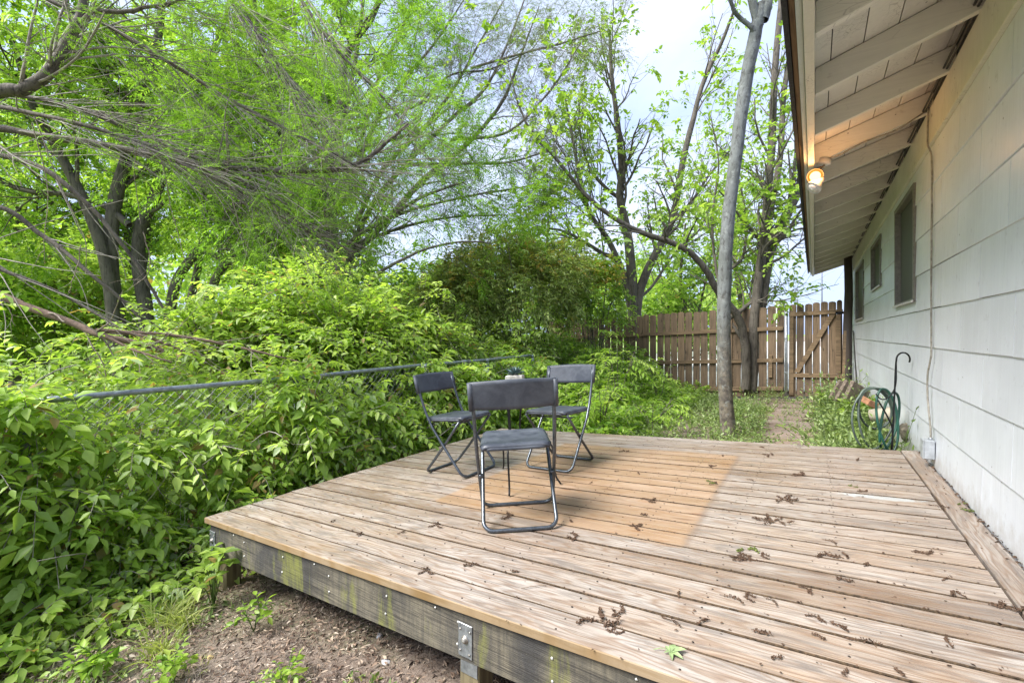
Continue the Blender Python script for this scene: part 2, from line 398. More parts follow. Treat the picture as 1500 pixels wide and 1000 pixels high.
# ---------------------------------------------------------------- plant toolkit (numpy)
def nrm(a): return a / (np.linalg.norm(a, axis=-1, keepdims=True) + 1e-9)
def resample(pts, m):
    """Catmull-Rom through (k,d) points -> (m,d)"""
    P = np.asarray(pts, float); k = len(P)
    if k == 2: t = np.linspace(0, 1, m)[:, None]; return P[0] * (1 - t) + P[1] * t
    E = np.vstack([2 * P[0] - P[1], P, 2 * P[-1] - P[-2]])
    out = []
    for s in np.linspace(0, k - 1 - 1e-6, m):
        i = int(s); t = s - i; a, b, c, d = E[i], E[i + 1], E[i + 2], E[i + 3]
        out.append(.5 * (2 * b + (c - a) * t + (2 * a - 5 * b + 4 * c - d) * t * t + (3 * b - a - 3 * c + d) * t ** 3))
    return np.array(out)
def tubes(paths, rad, sides=3, lump=0.0):
    """paths (n,m,3), rad (n,m) -> V,Q"""
    n, m, _ = paths.shape
    T = nrm(np.gradient(paths, axis=1))
    ref = np.where(np.abs(T[:, :1, 2:3]) > .85, np.array([1., 0, 0]), np.array([0., 0, 1.])) * np.ones((n, m, 1))
    U = nrm(np.cross(T, ref)); B = np.cross(T, U)
    a = np.arange(sides) * 2 * PI / sides
    R = rad[:, :, None, None]
    if lump: R = R * (1 + lump * rng.standard_normal((n, m, sides, 1)))
    V = paths[:, :, None, :] + R * (U[:, :, None, :] * np.cos(a)[None, None, :, None] + B[:, :, None, :] * np.sin(a)[None, None, :, None])
    idx = np.arange(n * m * sides).reshape(n, m, sides)
    A = idx[:, :-1]; C = idx[:, 1:]
    Q = np.stack([A, np.roll(A, -1, 2), np.roll(C, -1, 2), C], -1).reshape(-1, 4)
    return V.reshape(-1, 3), Q
def join(parts):
    Vs, Qs, o = [], [], 0
    for V, Q in parts:
        Vs.append(V); Qs.append(Q + o); o += len(V)
    return np.vstack(Vs), np.vstack(Qs)
def spawn(paths, rad, k, length, t0=.2, t1=1., ang=55, up=0., m=7, wob=.12, curl=0., rf=.6, rmin=.002, tip=.3, bias=None):
    """k children on every path"""
    n, M, _ = paths.shape
    t = rng.uniform(t0, t1, (n, k)); f = t * (M - 1); i = np.minimum(f.astype(int), M - 2); fr = (f - i)[..., None]
    ii = np.arange(n)[:, None]
    p = paths[ii, i] * (1 - fr) + paths[ii, i + 1] * fr
    tan = nrm(paths[ii, i + 1] - paths[ii, i])
    r = (rad[ii, i] * (1 - fr[..., 0]) + rad[ii, i + 1] * fr[..., 0]) * rf
    rv = rng.standard_normal((n, k, 3)); perp = nrm(rv - tan * (rv * tan).sum(-1, keepdims=True))
    A = np.radians(ang + rng.uniform(-15, 15, (n, k, 1)))
    d = tan * np.cos(A) + perp * np.sin(A); d[..., 2] += up
    if bias is not None: d += np.asarray(bias)
    d = nrm(d).reshape(-1, 3); p = p.reshape(-1, 3); r = np.maximum(r.reshape(-1), rmin)
    L = (length * rng.uniform(.55, 1.25, len(p)) * (1.15 - .5 * t.reshape(-1))) / (m - 1)
    out = [p]
    for _ in range(m - 1):
        p = p + d * L[:, None]; out.append(p)
        d = d + wob * rng.standard_normal(d.shape); d[:, 2] += curl; d = nrm(d)
    P = np.stack(out, 1)
    R = r[:, None] * np.linspace(1, tip, m)[None]
    return P, R
LEAF_HI = (np.array([[0, 0, 0], [.5, 0, 0], [1, 0, 0], [.16, .27, .5], [.42, .5, 1], [.76, .27, .55], [.16, -.27, .5], [.42, -.5, 1], [.76, -.27, .55]]),
           np.array([[0, 3, 4, 1], [1, 4, 5, 2], [0, 1, 7, 6], [1, 2, 8, 7]]))
LEAF_LO = (np.array([[0, 0, 0], [.3, .5, .8], [.68, .36, .7], [1, 0, 0], [.3, -.5, .8], [.68, -.36, .7]]),
           np.array([[0, 1, 2, 3], [0, 3, 5, 4]]))
LEAF_NEEDLE = (np.array([[0, 0, 0], [.4, .5, 0], [1, 0, 0], [.4, -.5, 0]]), np.array([[0, 1, 2, 3]]))
def leaves(name, P, D, N, L, Wd, mat, parent=None, kind=LEAF_HI, fold=.18, droop=.22, world=False, rnd=None):
    n = len(P); T, Fq = kind
    D = nrm(D); S = nrm(np.cross(D, N)); N = np.cross(S, D)
    L = np.broadcast_to(L, n); Wd = np.broadcast_to(Wd, n)
    z = T[None, :, 2] * fold * Wd[:, None] - (T[None, :, 0] ** 2) * (droop * L * rng.uniform(.2, 1.6, n))[:, None]
    V = P[:, None, :] + D[:, None, :] * (T[None, :, 0] * L[:, None])[..., None] + S[:, None, :] * (T[None, :, 1] * Wd[:, None])[..., None] + N[:, None, :] * z[..., None]
    k = len(T); Q = (Fq[None] + (np.arange(n) * k)[:, None, None]).reshape(-1, 4)
    if rnd is None: rnd = np.clip(rng.normal(.45, .24, n), 0, 1)
    return mesh_np(name, V.reshape(-1, 3), Q, mat, parent, kind is LEAF_HI, np.repeat(rnd, len(Fq)), world)
def sprig(pos, d, k=7, slen=.22, sag=.3, L=.08, asp=.5, out=.85, jit=.35, tipleaf=True, grp=.16):
    """leaves set alternately on drooping stems; returns leaf arrays and stem paths"""
    n = len(pos); d = nrm(d); slen = slen * rng.uniform(.6, 1.3, (n, 1))
    t = (np.arange(k) + 1.) / k; t = np.broadcast_to(t, (n, k))
    down = np.array([0, 0, -1.])
    P = pos[:, None] + d[:, None] * (t * slen)[..., None] + down * (sag * slen * t * t)[..., None]
    tan = nrm(d[:, None] + down * (2 * sag * t)[..., None])
    side = nrm(np.cross(tan, np.array([0, 0, 1.])) + 1e-6); sg = np.where(np.arange(k) % 2, 1., -1.)[None, :, None]
    D = tan * .6 + side * sg * out + jit * rng.standard_normal((n, k, 3)) + down * .15
    if tipleaf: D[:, -1] = tan[:, -1] + .2 * rng.standard_normal((n, 3))
    N = np.array([0, 0, 1.]) + .35 * d[:, None] * 0 + jit * 1.1 * rng.standard_normal((n, k, 3))
    LL = L * rng.uniform(.6, 1.15, (n, k)) * rng.uniform(.55, 1.3, (n, 1))
    r = np.clip(rng.normal(.45, .2, (n, 1)) + grp * rng.standard_normal((n, k)), 0, 1)
    ts = np.linspace(0, 1, 4)
    S = pos[:, None] + d[:, None] * (ts * slen)[..., None] + down * (sag * slen * ts * ts)[..., None]
    return P.reshape(-1, 3), D.reshape(-1, 3), N.reshape(-1, 3), LL.ravel(), (LL * asp).ravel(), S, r.ravel()
def ends(paths, f0=.35, k=3):
    """k anchor points per path between fraction f0 and the tip, with direction"""
    n, m, _ = paths.shape
    t = rng.uniform(f0, 1, (n, k)) * (m - 1); i = np.minimum(t.astype(int), m - 2); fr = (t - i)[..., None]; ii = np.arange(n)[:, None]
    p = paths[ii, i] * (1 - fr) + paths[ii, i + 1] * fr
    d = nrm(nrm(paths[ii, i + 1] - paths[ii, i]) + .7 * rng.standard_normal((n, k, 3)))
    return p.reshape(-1, 3), d.reshape(-1, 3)
def limb(pts, r0, r1, m=26):
    """pts [(u,v,d)..] in photo pixels and metres of depth"""
    P = resample([W(*p) for p in pts], m); R = np.linspace(1, 0, m) ** .8 * (r0 - r1) + r1
    P = P + np.cumsum(rng.standard_normal(P.shape) * .004, 0) * np.linspace(0, 1, m)[:, None]
    return P, R
def wlimb(pts, r0, r1, m=26):
    P = resample(pts, m); return P, np.linspace(1, 0, m) ** .8 * (r0 - r1) + r1
def tree(name, label, cat, limbs, levels, leafspec, barkm, leafmat=None, group=None, barkm2=None, sides=10, trunk_first=True):
    """limbs: list of (P,R); levels: spawn kwargs per level (applied on all previous level); leafspec: dict for sprigs"""
    base = limbs[0][0][0]
    root = empty(name, base, label, cat, group)
    LP = np.stack([l[0] for l in limbs]); LR = np.stack([l[1] for l in limbs])
    V, Q = tubes(LP, LR, sides, .03)
    mesh_np('trunk', V, Q, barkm, root, True, world=True)
    parts = []; cur, cr = LP, LR; allp = [(LP, LR)]
    for lv in levels:
        lv = dict(lv); src = lv.pop('src', None)
        if src is not None: cur, cr = allp[src]
        cur, cr = spawn(cur, cr, **lv); allp.append((cur, cr)); parts.append(tubes(cur, cr, 5 if len(cur) < 400 else 3))
    if parts:
        V, Q = join(parts); mesh_np('branches', V, Q, barkm2 or barkm, root, True, world=True)
    if leafspec:
        ls = dict(leafspec); k = ls.pop('anchors', 3); f0 = ls.pop('f0', .3); kind = ls.pop('kind', LEAF_LO); ext = ls.pop('extra', None)
        keep = ls.pop('keep', None); up = ls.pop('up', 0)
        p, d = ends(cur, f0, k); d[:, 2] += up
        if keep is not None: ok = keep(p); p, d = p[ok], d[ok]
        P, D, N, L, Wd, S, r = sprig(p, d, **ls)
        leaves('crown', P, D, N, L, Wd, leafmat, root, kind, world=True, rnd=r)
    return root, cur, cr
def pix(p):
    """world -> photo pixel (u,v,depth)"""
    d = -p[:, 0] * SA + p[:, 1] * CA; x = p[:, 0] * CA + p[:, 1] * SA
    return 750 + F * x / d, 488.5 - F * (p[:, 2] - H) / d, d
# ================================================================ GROUND
def hgrid(a, b, fine, coarse_max, lo, hi):
    """non uniform coordinates: fine inside [a,b], growing outside"""
    c = list(np.arange(a, b + 1e-6, fine)); s = fine
    while c[-1] < hi: s = min(s * 1.35, coarse_max); c.append(c[-1] + s)
    s = fine
    while c[0] > lo: s = min(s * 1.35, coarse_max); c.insert(0, c[0] - s)
    return np.array(c)
def vnoise(x, y, seed=0):
    r = np.random.default_rng(seed); o = np.zeros_like(x)
    for k in range(9):
        f = r.uniform(1.5, 14); a = r.uniform(0, 2 * PI); o += np.sin((x * math.cos(a) + y * math.sin(a)) * f + r.uniform(0, 6)) / (1 + f * .35)
    return o
gx = hgrid(-5, 1.2, .07, 60, -600, 600); gy = hgrid(-.3, 7.5, .07, 60, -60, 900)
GX, GY = np.meshgrid(gx, gy)
near = np.exp(-np.maximum(0, np.hypot(GX + 2, GY - 3) - 6) / 3)
GZ = gz(GX) + near * .012 * vnoise(GX, GY, 3) + near * .004 * rng.standard_normal(GX.shape)
# the soil drops away a little along the fence by the house
V = np.stack([GX, GY, GZ], -1).reshape(-1, 3); ny, nx = GX.shape
idx = np.arange(ny * nx).reshape(ny, nx); Q = np.stack([idx[:-1, :-1], idx[:-1, 1:], idx[1:, 1:], idx[1:, :-1]], -1).reshape(-1, 4)
def ground_mat():
    g = G('mulch_soil'); P = g.pos(); x, y, z = g.sep(P)[:3]
    a = g.noise(P, 2.2, 5, .6); b = g.noise(P, 38, 6, .75, .6); c3 = g.noise(g.map(P, (60, 24, 30), rot=(0, 0, .5)), 1, 5, .7, .8)
    c = g.mix(g.ramp(a, [(.35, 0), (.65, 1)]), (.22, .165, .13), (.33, .265, .21))
    c = g.mix(g.ramp(b, [(.35, .7), (.5, 0)]), c, (.10, .07, .055))
    c = g.mix(g.ramp(c3, [(.55, 0), (.68, .8)]), c, (.46, .39, .34))
    gm = g.math('MULTIPLY', g.ramp(g.noise(P, 1.1, 5, .65), [(.50, 0), (.62, .55)]), g.ramp(g.noise(P, 60, 4, .7), [(.42, 0), (.55, 1)]))
    c = g.mix(gm, c, (.13, .19, .04))
    lawn = g.mix(g.ramp(g.noise(P, 3, 5), [(.35, 0), (.65, 1)]), (.15, .25, .04), (.27, .36, .09))
    far = g.n('MapRange', {0: g.math('ADD', g.math('MULTIPLY', x, -1), g.math('MULTIPLY', g.noise(P, .6, 3), 2)), 1: 6.2, 2: 7.2, 3: 0., 4: 1.}).outputs[0]
    c = g.mix(far, c, lawn)
    return g.pbr(c, .95, 0, g.bump(g.math('ADD', b, c3), .9, .02))
tag(mesh_np('ground', V, Q, ground_mat(), None, True), kind='structure')
# pale paved lot beyond the board fence, seen only through the gaps
g_ = MB(); g_.hexa([(-9, 12.6, .0), (60, 12.6, .235), (60, 90, .235), (-9, 90, .0), (-9, 12.6, .03 - .36 + .36), (60, 12.6, .26), (60, 90, .26), (-9, 90, .03)])
tag(g_.build('pavement', simple('pale_concrete_lot', (.55, .54, .50), .9, 0, .12, 3, .1)), kind='structure')
# flagstone path
def flag_mat():
    g = G('flagstone'); P = g.pos(); r = g.attr(); n1 = g.noise(P, 7, 6, .65); n2 = g.noise(P, 40, 4, .7)
    c = g.mix(g.ramp(n1, [(.35, 0), (.65, 1)]), (.24, .165, .13), (.16, .12, .10)); c = g.mix(g.math('MULTIPLY', r, .35), c, (.30, .26, .22))
    c = g.mix(g.ramp(n2, [(.6, 0), (.75, .6)]), c, (.09, .065, .045))
    return g.pbr(c, .85, 0, g.bump(g.math('ADD', n1, n2), .4, .01))
pb = MB(); rr = np.random.default_rng(5); y = 4.75
while y < 10.9:
    cx = -.17 + .10 * math.sin(y * 1.3) - .02 * (y - 5); L = rr.uniform(.30, .52); split = rr.choice([0, 1, 1, 2])
    for sx_, w in {0: [(0, .31)], 1: [(-.19 + rr.uniform(-.05, .05), .16), (.15, .17)], 2: [(-.23, .11), (.02, .13), (.25, .10)]}[int(split)]:
        px, py = cx + sx_, y + rr.uniform(-.07, .07); kk = 8; out = []
        for q in range(kk):
            a = 2 * PI * q / kk + rr.uniform(-.18, .18); s_ = rr.uniform(.8, 1.16); ca, sa = math.cos(a), math.sin(a)
            out.append((w * s_ * np.sign(ca) * abs(ca) ** .55, L * .47 * s_ * np.sign(sa) * abs(sa) ** .55))
        pb.r = rr.random(); pb.prism(out, .05, Matrix.Rotation(-math.atan(.075) + rr.uniform(-.02, .02), 3, 'Y') @ Matrix.Rotation(rr.uniform(-.4, .4), 3, 'Z'), (px, py, gz(px) - .012 + rr.uniform(0, .010)))
    y += L * .93
tag(pb.build('path', flag_mat()), kind='structure')
# ================================================================ DECK
DX0, DX1, DY0, DY1 = -3.205, .556, 1.31, 4.585
deck = empty('wooden_deck', (DX0, DY0, gz(DX0)), 'low weathered plank deck with an orange-brown rug mark and a mossy skirt board', 'deck')
b = MB(); nb = 23; pitch = (DY1 - DY0) / nb; rr = np.random.default_rng(3)
tilt = -math.atan(DK)
for i in range(nb):
    y0 = DY0 + i * pitch + .0042; y1 = DY0 + (i + 1) * pitch - .0042
    x0 = DX0 + rr.uniform(-.008, .008) - (.0); x1 = DX1 - rr.uniform(0, .006); e = rr.uniform(-.0018, .0012)
    b.r = rr.random(); e2 = rr.uniform(-.001, .001)
    n0 = len(b.bm.faces)
    P = []
    for zz in (-.034, 0):
        for (X, Y, ee) in ((x0, y0, e + e2), (x1, y0, e + e2), (x1, y1, e - e2), (x0, y1, e - e2)): P.append((X, Y, dz(X) + zz + ee))
    b.hexa(P, bev=.0028)
b.bm.normal_update()
bmesh.ops.recalc_face_normals(b.bm, faces=b.bm.faces)
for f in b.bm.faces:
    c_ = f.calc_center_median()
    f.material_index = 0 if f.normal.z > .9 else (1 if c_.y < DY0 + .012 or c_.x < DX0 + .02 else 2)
b.build('decking', [M_DECK, M_DECKE, simple('gap_shade_grime', (.085, .055, .03), .95, 0, .4, 80, .3)], deck, True)  # gap sides coloured dark to paint in shade between boards, along with grime
b = MB(); b.r = .4
b.hexa([(x, y, dz(x) + z) for z in (-.034, .001) for x, y in ((.563, DY0 - .005), (.664, DY0 - .005), (.664, DY1 + .01), (.563, DY1 + .01))], bev=.004)
b.build('border_board', M_BORD, deck, True)
# frame
b = MB(); zb = -.036; hj = .186
b.hexa([(x, y, dz(x) + z) for z in (zb - hj, zb) for x, y in ((DX0 + .035, DY0 + .022), (DX1 + .1, DY0 + .022), (DX1 + .1, DY0 + .06), (DX0 + .035, DY0 + .06))], bev=.002)
b.build('rim_joist', M_MOSS, deck, True)
b = MB()
b.hexa([(x, y, dz(x) + z) for z in (zb - hj, zb) for x, y in ((DX0 + .03, DY0 + .062), (DX0 + .068, DY0 + .062), (DX0 + .068, DY1 - .062), (DX0 + .03, DY1 - .062))])
b.hexa([(x, y, dz(x) + z) for z in (zb - hj, zb) for x, y in ((DX0 + .035, DY1 - .06), (DX1 + .1, DY1 - .06), (DX1 + .1, DY1 - .022), (DX0 + .035, DY1 - .022))])
for k in range(1, 9):
    X = DX0 + .05 + k * .405
    b.hexa([(x, y, dz(x) + z) for z in (zb - hj, zb - .001) for x, y in ((X - .019, DY0 + .062), (X + .019, DY0 + .062), (X + .019, DY1 - .062), (X - .019, DY1 - .062))])
b.build('joists', M_MOSS, deck, True)
for k, (X, Y) in enumerate(((-3.105, DY0 + .11), (-1.085, DY0 + .075), (.45, DY0 + .11), (-3.09, 3.0), (-3.09, DY1 - .12), (-1.1, DY1 - .12), (.45, DY1 - .12))):
    b = MB(); b.r = .3 + .1 * k; top = dz(X) + zb - hj - .001 if k in (0, 1) else dz(X) + zb - .004
    if k in (0, 1): top = dz(X) + zb - hj - .002
    b.box((X, Y, (top + gz(X) - .12) / 2), (.092, .092, top - gz(X) + .12), bev=.004); b.build('post', M_POST, deck, True)
M_ZINC = simple('zinc_bolt', (.35, .33, .30), .5, .7); M_SCR = simple('bright_screw', (.65, .65, .62), .35, .6)
for X, mid in ((-3.135, 0), (-1.095, 1)):
    b = MB(); zt = dz(X) + zb - .045; yF = DY0 + .022
    b.box((X, yF - .003, zt - .06), (.066, .004, .125), bev=.0012)
    if mid: b.box((X + .012, DY0 + .0265, zt - .155), (.08, .004, .07), bev=.0012)
    b.build('bracket', M_GALV, deck, True)
    b = MB(); RX = Matrix.Rotation(PI / 2, 3, 'X')
    b.lathe([(.016, 0), (.016, .002), (.011, .0025), (.011, .009), (.007, .012), (.0, .0125)], (X, yF - .0052, zt - .055), RX, 12)
    b.build('bolt', M_ZINC, deck, True)
    for (a, c) in ((-.022, -.02), (.024, -.02), (-.022, -.1), (.022, -.105)):
        b = MB(); b.lathe([(.0042, 0), (.0042, .003), (0, .0035)], (X + a, yF - .0052, zt + c), RX, 8); b.build('bracket_nail', M_ZINC, deck, True)
RX = Matrix.Rotation(PI / 2, 3, 'X')
for k in range(9):
    X = DX0 + .05 + k * .405 + (.05 if k == 0 else 0)
    for c in (-.05, -.125):
        b = MB(); b.lathe([(.0055, 0), (.0055, .002), (.003, .004), (0, .0042)], (X + rr.uniform(-.006, .006), DY0 + .0215, dz(X) + zb + c + rr.uniform(-.01, .01)), RX, 8); b.build('joist_nail', M_SCR, deck, True)
    if k % 2: b = MB(); b.lathe([(.005, 0), (.005, .002), (0, .003)], (X - .12, DY0 + .0215, dz(X) + zb - .03), RX, 8); b.build('joist_nail', M_SCR, deck, True)
b = MB()
for i in range(nb):
    for k in range(9):
        X = DX0 + .05 + k * .405 + (.03 if k == 0 else 0)
        for s in (.28, .74):
            xx = X + rr.uniform(-.008, .008)
            b.lathe([(.0042, 0), (.0036, .0008)], (xx, DY0 + (i + s) * pitch, dz(xx) + .0008), None, 6)
tag(b.build('deck_screws', simple('dark_screw', (.05, .04, .035), .6, .4), deck, True), kind='stuff')
# ================================================================ HOUSE
WX = .68
house = empty('white_house', (WX, 5, gz(WX)), 'white sided bungalow wall with three dark windows under a deep rafter eave', 'house')
WIN = [(4.77, 5.79, .262, 1.198), (6.97, 8.03, .58, 1.196), (9.25, 10.80, .25, 1.2)]
def rect_minus(y0, y1, z0, z1, holes):
    rs = [(y0, y1, z0, z1)]
    for a, b_, c, d in holes:
        out = []
        for (p, q, r, s) in rs:
            if b_ <= p or a >= q or d <= r or c >= s: out.append((p, q, r, s)); continue
            if p < a: out.append((p, a, r, s))
            if q > b_: out.append((b_, q, r, s))
            m0, m1 = max(p, a), min(q, b_)
            if r < c: out.append((m0, m1, r, c))
            if s > d: out.append((m0, m1, d, s))
        rs = out
    return rs
COURSE = [1.285, 1.01, .725, .447, .170, -.0955, -.363, -.635, -.90, -1.06]
b = MB(); rr = np.random.default_rng(8)
for ci, (zt, zl) in enumerate(zip(COURSE, COURSE[1:])):
    y = -2.2 + (ci % 2) * .41 + .0 + rr.uniform(-.03, .03)
    while y < 11.95:
        ye = min(y + .813, 11.98); b.r = rr.random()
        e1, e2 = rr.uniform(-.003, .003, 2)
        for (p, q, r, s) in rect_minus(y + .0022, ye - .0022, zl + .0035, zt + .001, WIN):
            def xo(z): return WX - .001 - .008 * (zt - z) / (zt - zl)
            zlo1 = r + (e1 if r < zl + .01 else 0); zlo2 = r + (e2 if r < zl + .01 else 0)
            b.hexa([(xo(r), p, H + zlo1), (WX + .004, p, H + zlo1), (WX + .004, q, H + zlo2), (xo(r), q, H + zlo2),
                    (xo(s), p, H + s), (WX + .004, p, H + s), (WX + .004, q, H + s), (xo(s), q, H + s)])
        y = ye
b.build('siding', M_SIDE, house, True)
b = MB()
for (p, q, r, s) in rect_minus(-2.2, 11.97, -1.06, 1.9, WIN):
    b.hexa([(x, y, H + z) for z in (r, s) for x, y in ((WX + .006, p), (WX + .05, p), (WX + .05, q), (WX + .006, q))])
b.build('wall_sheathing', M_DARK, house, True)
b = MB(); b.box((WX + 2.6, 4.88, H + .1), (5.0, 14.1, 2.5)); b.build('wall', M_SIDE, house, True)
b = MB(); b.hexa([(x, y, z) for z in (-.25, H - 1.062) for x, y in ((WX + .02, -2.1), (WX + .2, -2.1), (WX + .2, 11.9), (WX + .02, 11.9))]); b.build('foundation', M_CONC, house, True)
# corner board, frieze
b = MB(); b.r = .3; b.box((WX - .012, 11.93, H + .1), (.03, .09, 2.3), bev=.003); b.build('corner_board', M_FRIEZE, house, True)
b = MB(); b.r = .5
for (p, q) in ((-2.2, 2.2), (2.2, 6.4), (6.4, 11.97)): b.hexa([(x, y, H + z) for z in (1.288, 1.525) for x, y in ((WX - .024, p + .001), (WX + .005, p + .001), (WX + .005, q - .001), (WX - .024, q - .001))], bev=.002)
b.build('frieze_board', M_FRIEZE, house, True)
for k, (y0, y1, z0, z1) in enumerate(WIN):
    w = MB(); fw = .04; d0, d1 = WX - .022, WX + .055
    def fr(a, c, e, f): w.hexa([(x, y, H + z) for z in (e, f) for x, y in ((d0, a), (d1, a), (d1, c), (d0, c))], bev=.002)
    fr(y0, y0 + fw, z0, z1); fr(y1 - fw, y1, z0, z1); fr(y0 + fw + .0005, y1 - fw - .0005, z1 - fw, z1); fr(y0 + fw + .0005, y1 - fw - .0005, z0, z0 + .022)
    wo = w.build('window', M_WFRAME, house, True)
    s = MB(); s.hexa([(x, y, H + z) for z in (z0 + .021, z1 - fw + .001) for x, y in ((WX + .022, y0 + fw - .001), (WX + .03, y0 + fw - .001), (WX + .03, y1 - fw + .001), (WX + .022, y1 - fw + .001))])
    so = s.build('screen', M_SCREEN, wo)
    s = MB(); s.hexa([(x, y, H + z) for z in (z0 - .012, z0 + .004) for x, y in ((WX - .035, y0 - .01), (WX - .0225, y0 - .01), (WX - .0225, y1 + .01), (WX - .035, y1 + .01))], bev=.001)
    so = s.build('sill', M_WHITE, wo)
# roof
SL = .325
def zr(x, z0): return H + z0 + SL * x
RY = [2.41 + .607 * k for k in range(-6, 17)]
for k, yy in enumerate(RY):
    if yy > 12.0: continue
    w = MB(); w.r = float(rr.random()); t = .021
    e = rr.uniform(-.004, .004)
    w.hexa([(.006, yy - t, zr(.0, 1.31)), (.80, yy - t, zr(.8, 1.31)), (.80, yy + t, zr(.8, 1.31)), (.006, yy + t, zr(0, 1.31)),
            (.006, yy - t, zr(.0, 1.452)), (.80, yy - t, zr(.8, 1.452)), (.80, yy + t, zr(.8, 1.452)), (.006, yy + t, zr(0, 1.452))], bev=.003)
    w.build('rafter', M_CREAM, house, True)
w = MB()
for a, c in zip(RY, RY[1:]):
    if c > 12.1: continue
    w.r = float(rr.random()); X = WX + .012
    w.hexa([(X, a + .023, H + 1.526), (X + .02, a + .023, H + 1.526), (X + .02, c - .023, H + 1.526), (X, c - .023, H + 1.526),
            (X, a + .023, zr(X, 1.452)), (X + .02, a + .023, zr(X + .02, 1.452)), (X + .02, c - .023, zr(X + .02, 1.452)), (X, c - .023, zr(X, 1.452))])
w.build('eave_blocking', M_CREAM, house, True)
w = MB(); x = -.066; RE = 12.1
while x < 1.3:
    yb = -2.4; x2 = x + .142
    while yb < RE:
        ye = min(RE, yb + rr.uniform(1.6, 3.4)); w.r = float(rr.random()); e = rr.uniform(0, .003)
        w.hexa([(x + .003, yb + .002, zr(x + .003, 1.4535) + e), (x2 - .002, yb + .002, zr(x2 - .002, 1.4535) + e), (x2 - .002, ye - .002, zr(x2 - .002, 1.4535) + e), (x + .003, ye - .002, zr(x + .003, 1.4535) + e),
                (x + .003, yb + .002, zr(x + .003, 1.473)), (x2 - .002, yb + .002, zr(x2 - .002, 1.473)), (x2 - .002, ye - .002, zr(x2 - .002, 1.473)), (x + .003, ye - .002, zr(x + .003, 1.473))])
        yb = ye
    x = x2
w.build('roof_boards', M_SOFF, house, True)
w = MB()
def slope(x0, x1, za, zb, y0=-2.42, y1=12.13): w.hexa([(x0, y0, zr(x0, za)), (x1, y0, zr(x1, za)), (x1, y1, zr(x1, za)), (x0, y1, zr(x0, za)), (x0, y0, zr(x0, zb)), (x1, y0, zr(x1, zb)), (x1, y1, zr(x1, zb)), (x0, y1, zr(x0, zb))])
slope(-.105, 3.4, 1.476, 1.50)
zz = zr(3.4, 1.476)
w.hexa([(3.405, -2.42, zz), (6.9, -2.42, zz - SL * 3.5), (6.9, 12.13, zz - SL * 3.5), (3.405, 12.13, zz), (3.405, -2.42, zz + .024), (6.9, -2.42, zz - SL * 3.5 + .024), (6.9, 12.13, zz - SL * 3.5 + .024), (3.405, 12.13, zz + .024)])
w.build('roof', M_DARK, house, True)
def yb_(name, x0, x1, z0, z1, m, y0=-2.4, y1=12.09):
    w = MB(); w.r = .4; w.hexa([(x, y, H + z) for z in (z0, z1) for x, y in ((x0, y0), (x1, y0), (x1, y1), (x0, y1))], bev=.002); return w.build(name, m, house, True)
yb_('fascia', -.036, .004, 1.272, 1.448, M_FASC)
yb_('fascia_trim', -.062, -.038, 1.30, 1.447, M_FASG)
yb_('drip_board', -.088, -.064, 1.36, 1.445, post_wood('drip_board_wood', (.40, .27, .16), (.30, .20, .12), stretch=(40, 2, 40)))
yb_('drip_edge', -.112, -.0905, 1.34, 1.47, M_DARK)
# gable end boards beyond the last rafter
w = MB(); w.r = .2; w.hexa([(.006, 12.02, zr(0, 1.29)), (3.4, 12.02, zr(3.4, 1.29)), (3.4, 12.06, zr(3.4, 1.29)), (.006, 12.06, zr(0, 1.29)), (.006, 12.02, zr(0, 1.451)), (3.4, 12.02, zr(3.4, 1.451)), (3.4, 12.06, zr(3.4, 1.451)), (.006, 12.06, zr(0, 1.451))]); w.build('barge_board', M_CREAM, house, True)
# ---- floodlight
FLY = 3.46 / CA * 1.0 + .01
fl = empty('floodlight', (.02, 4.20, H + 1.30), 'twin-head eave floodlight, one bulb glowing orange', 'outdoor light')
Lc = W(1194, 258, 3.42); Lc2 = W(1193, 272, 3.40); J = W(1207, 243, 3.5)
fl.location = Vector(J.tolist())
w = MB(); w.lathe([(.0, -.02), (.045, -.02), (.05, -.012), (.05, .02), (.0, .022)], J + np.array([0, 0, .03]), Matrix.Rotation(.25, 3, 'Y'), 20); w.build('junction_box', M_WHITE, fl, True)
def head(c, d, mat, glow):
    d = Vector(d).normalized(); M = d.to_track_quat('Z', 'Y').to_matrix()
    w = MB(); w.lathe([(0, -.085), (.02, -.085), (.024, -.06), (.026, -.045), (.05, -.012), (.054, 0), (.054, .012), (.050, .012), (.050, .002), (.0, -.004)], c, M, 24)
    w.tube([J, (J + np.array(c)) / 2 + np.array([0, 0, .02]), np.array(c) + np.array(d) * -.08], .008, 8)
    hd = w.build('lamp_head', mat, fl, True)
    w = MB(); w.lathe([(.0495, .004), (.047, .010), (.035, .013)], c, M, 24); w.build('lens_rim', glow[1], hd)
    w = MB(); w.lathe([(.035, .0135), (.028, .021), (.015, .026), (0, .0275)], c, M, 24); w.build('bulb', glow[0], hd)
gb = G('glowing_bulb'); em = gb.n('Emission', {'Color': (1., .46, .13, 1), 'Strength': 2.4}); gb.t.links.new(em.outputs[0], gb.out.inputs[0])
gr_ = G('glowing_lens_rim'); em = gr_.n('Emission', {'Color': (1., .26, .04, 1), 'Strength': .5}); gr_.t.links.new(em.outputs[0], gr_.out.inputs[0])
tocam = Vector((0, 0, H)) - Vector(Lc.tolist())
head(Lc, tocam.normalized() + Vector((.05, 0, -.1)), simple('tan_lamp_housing', (.34, .22, .13), .5), (gb.m, gr_.m))
head(Lc2 + np.array([0, 0, -.01]), (-.55, -.35, -.62), M_WHITE, (M_WHITE, M_WHITE))
lamp = bpy.data.lights.new('lamp_glow', 'POINT'); lamp.energy = 1.6; lamp.color = (1, .48, .17); lamp.shadow_soft_size = .045
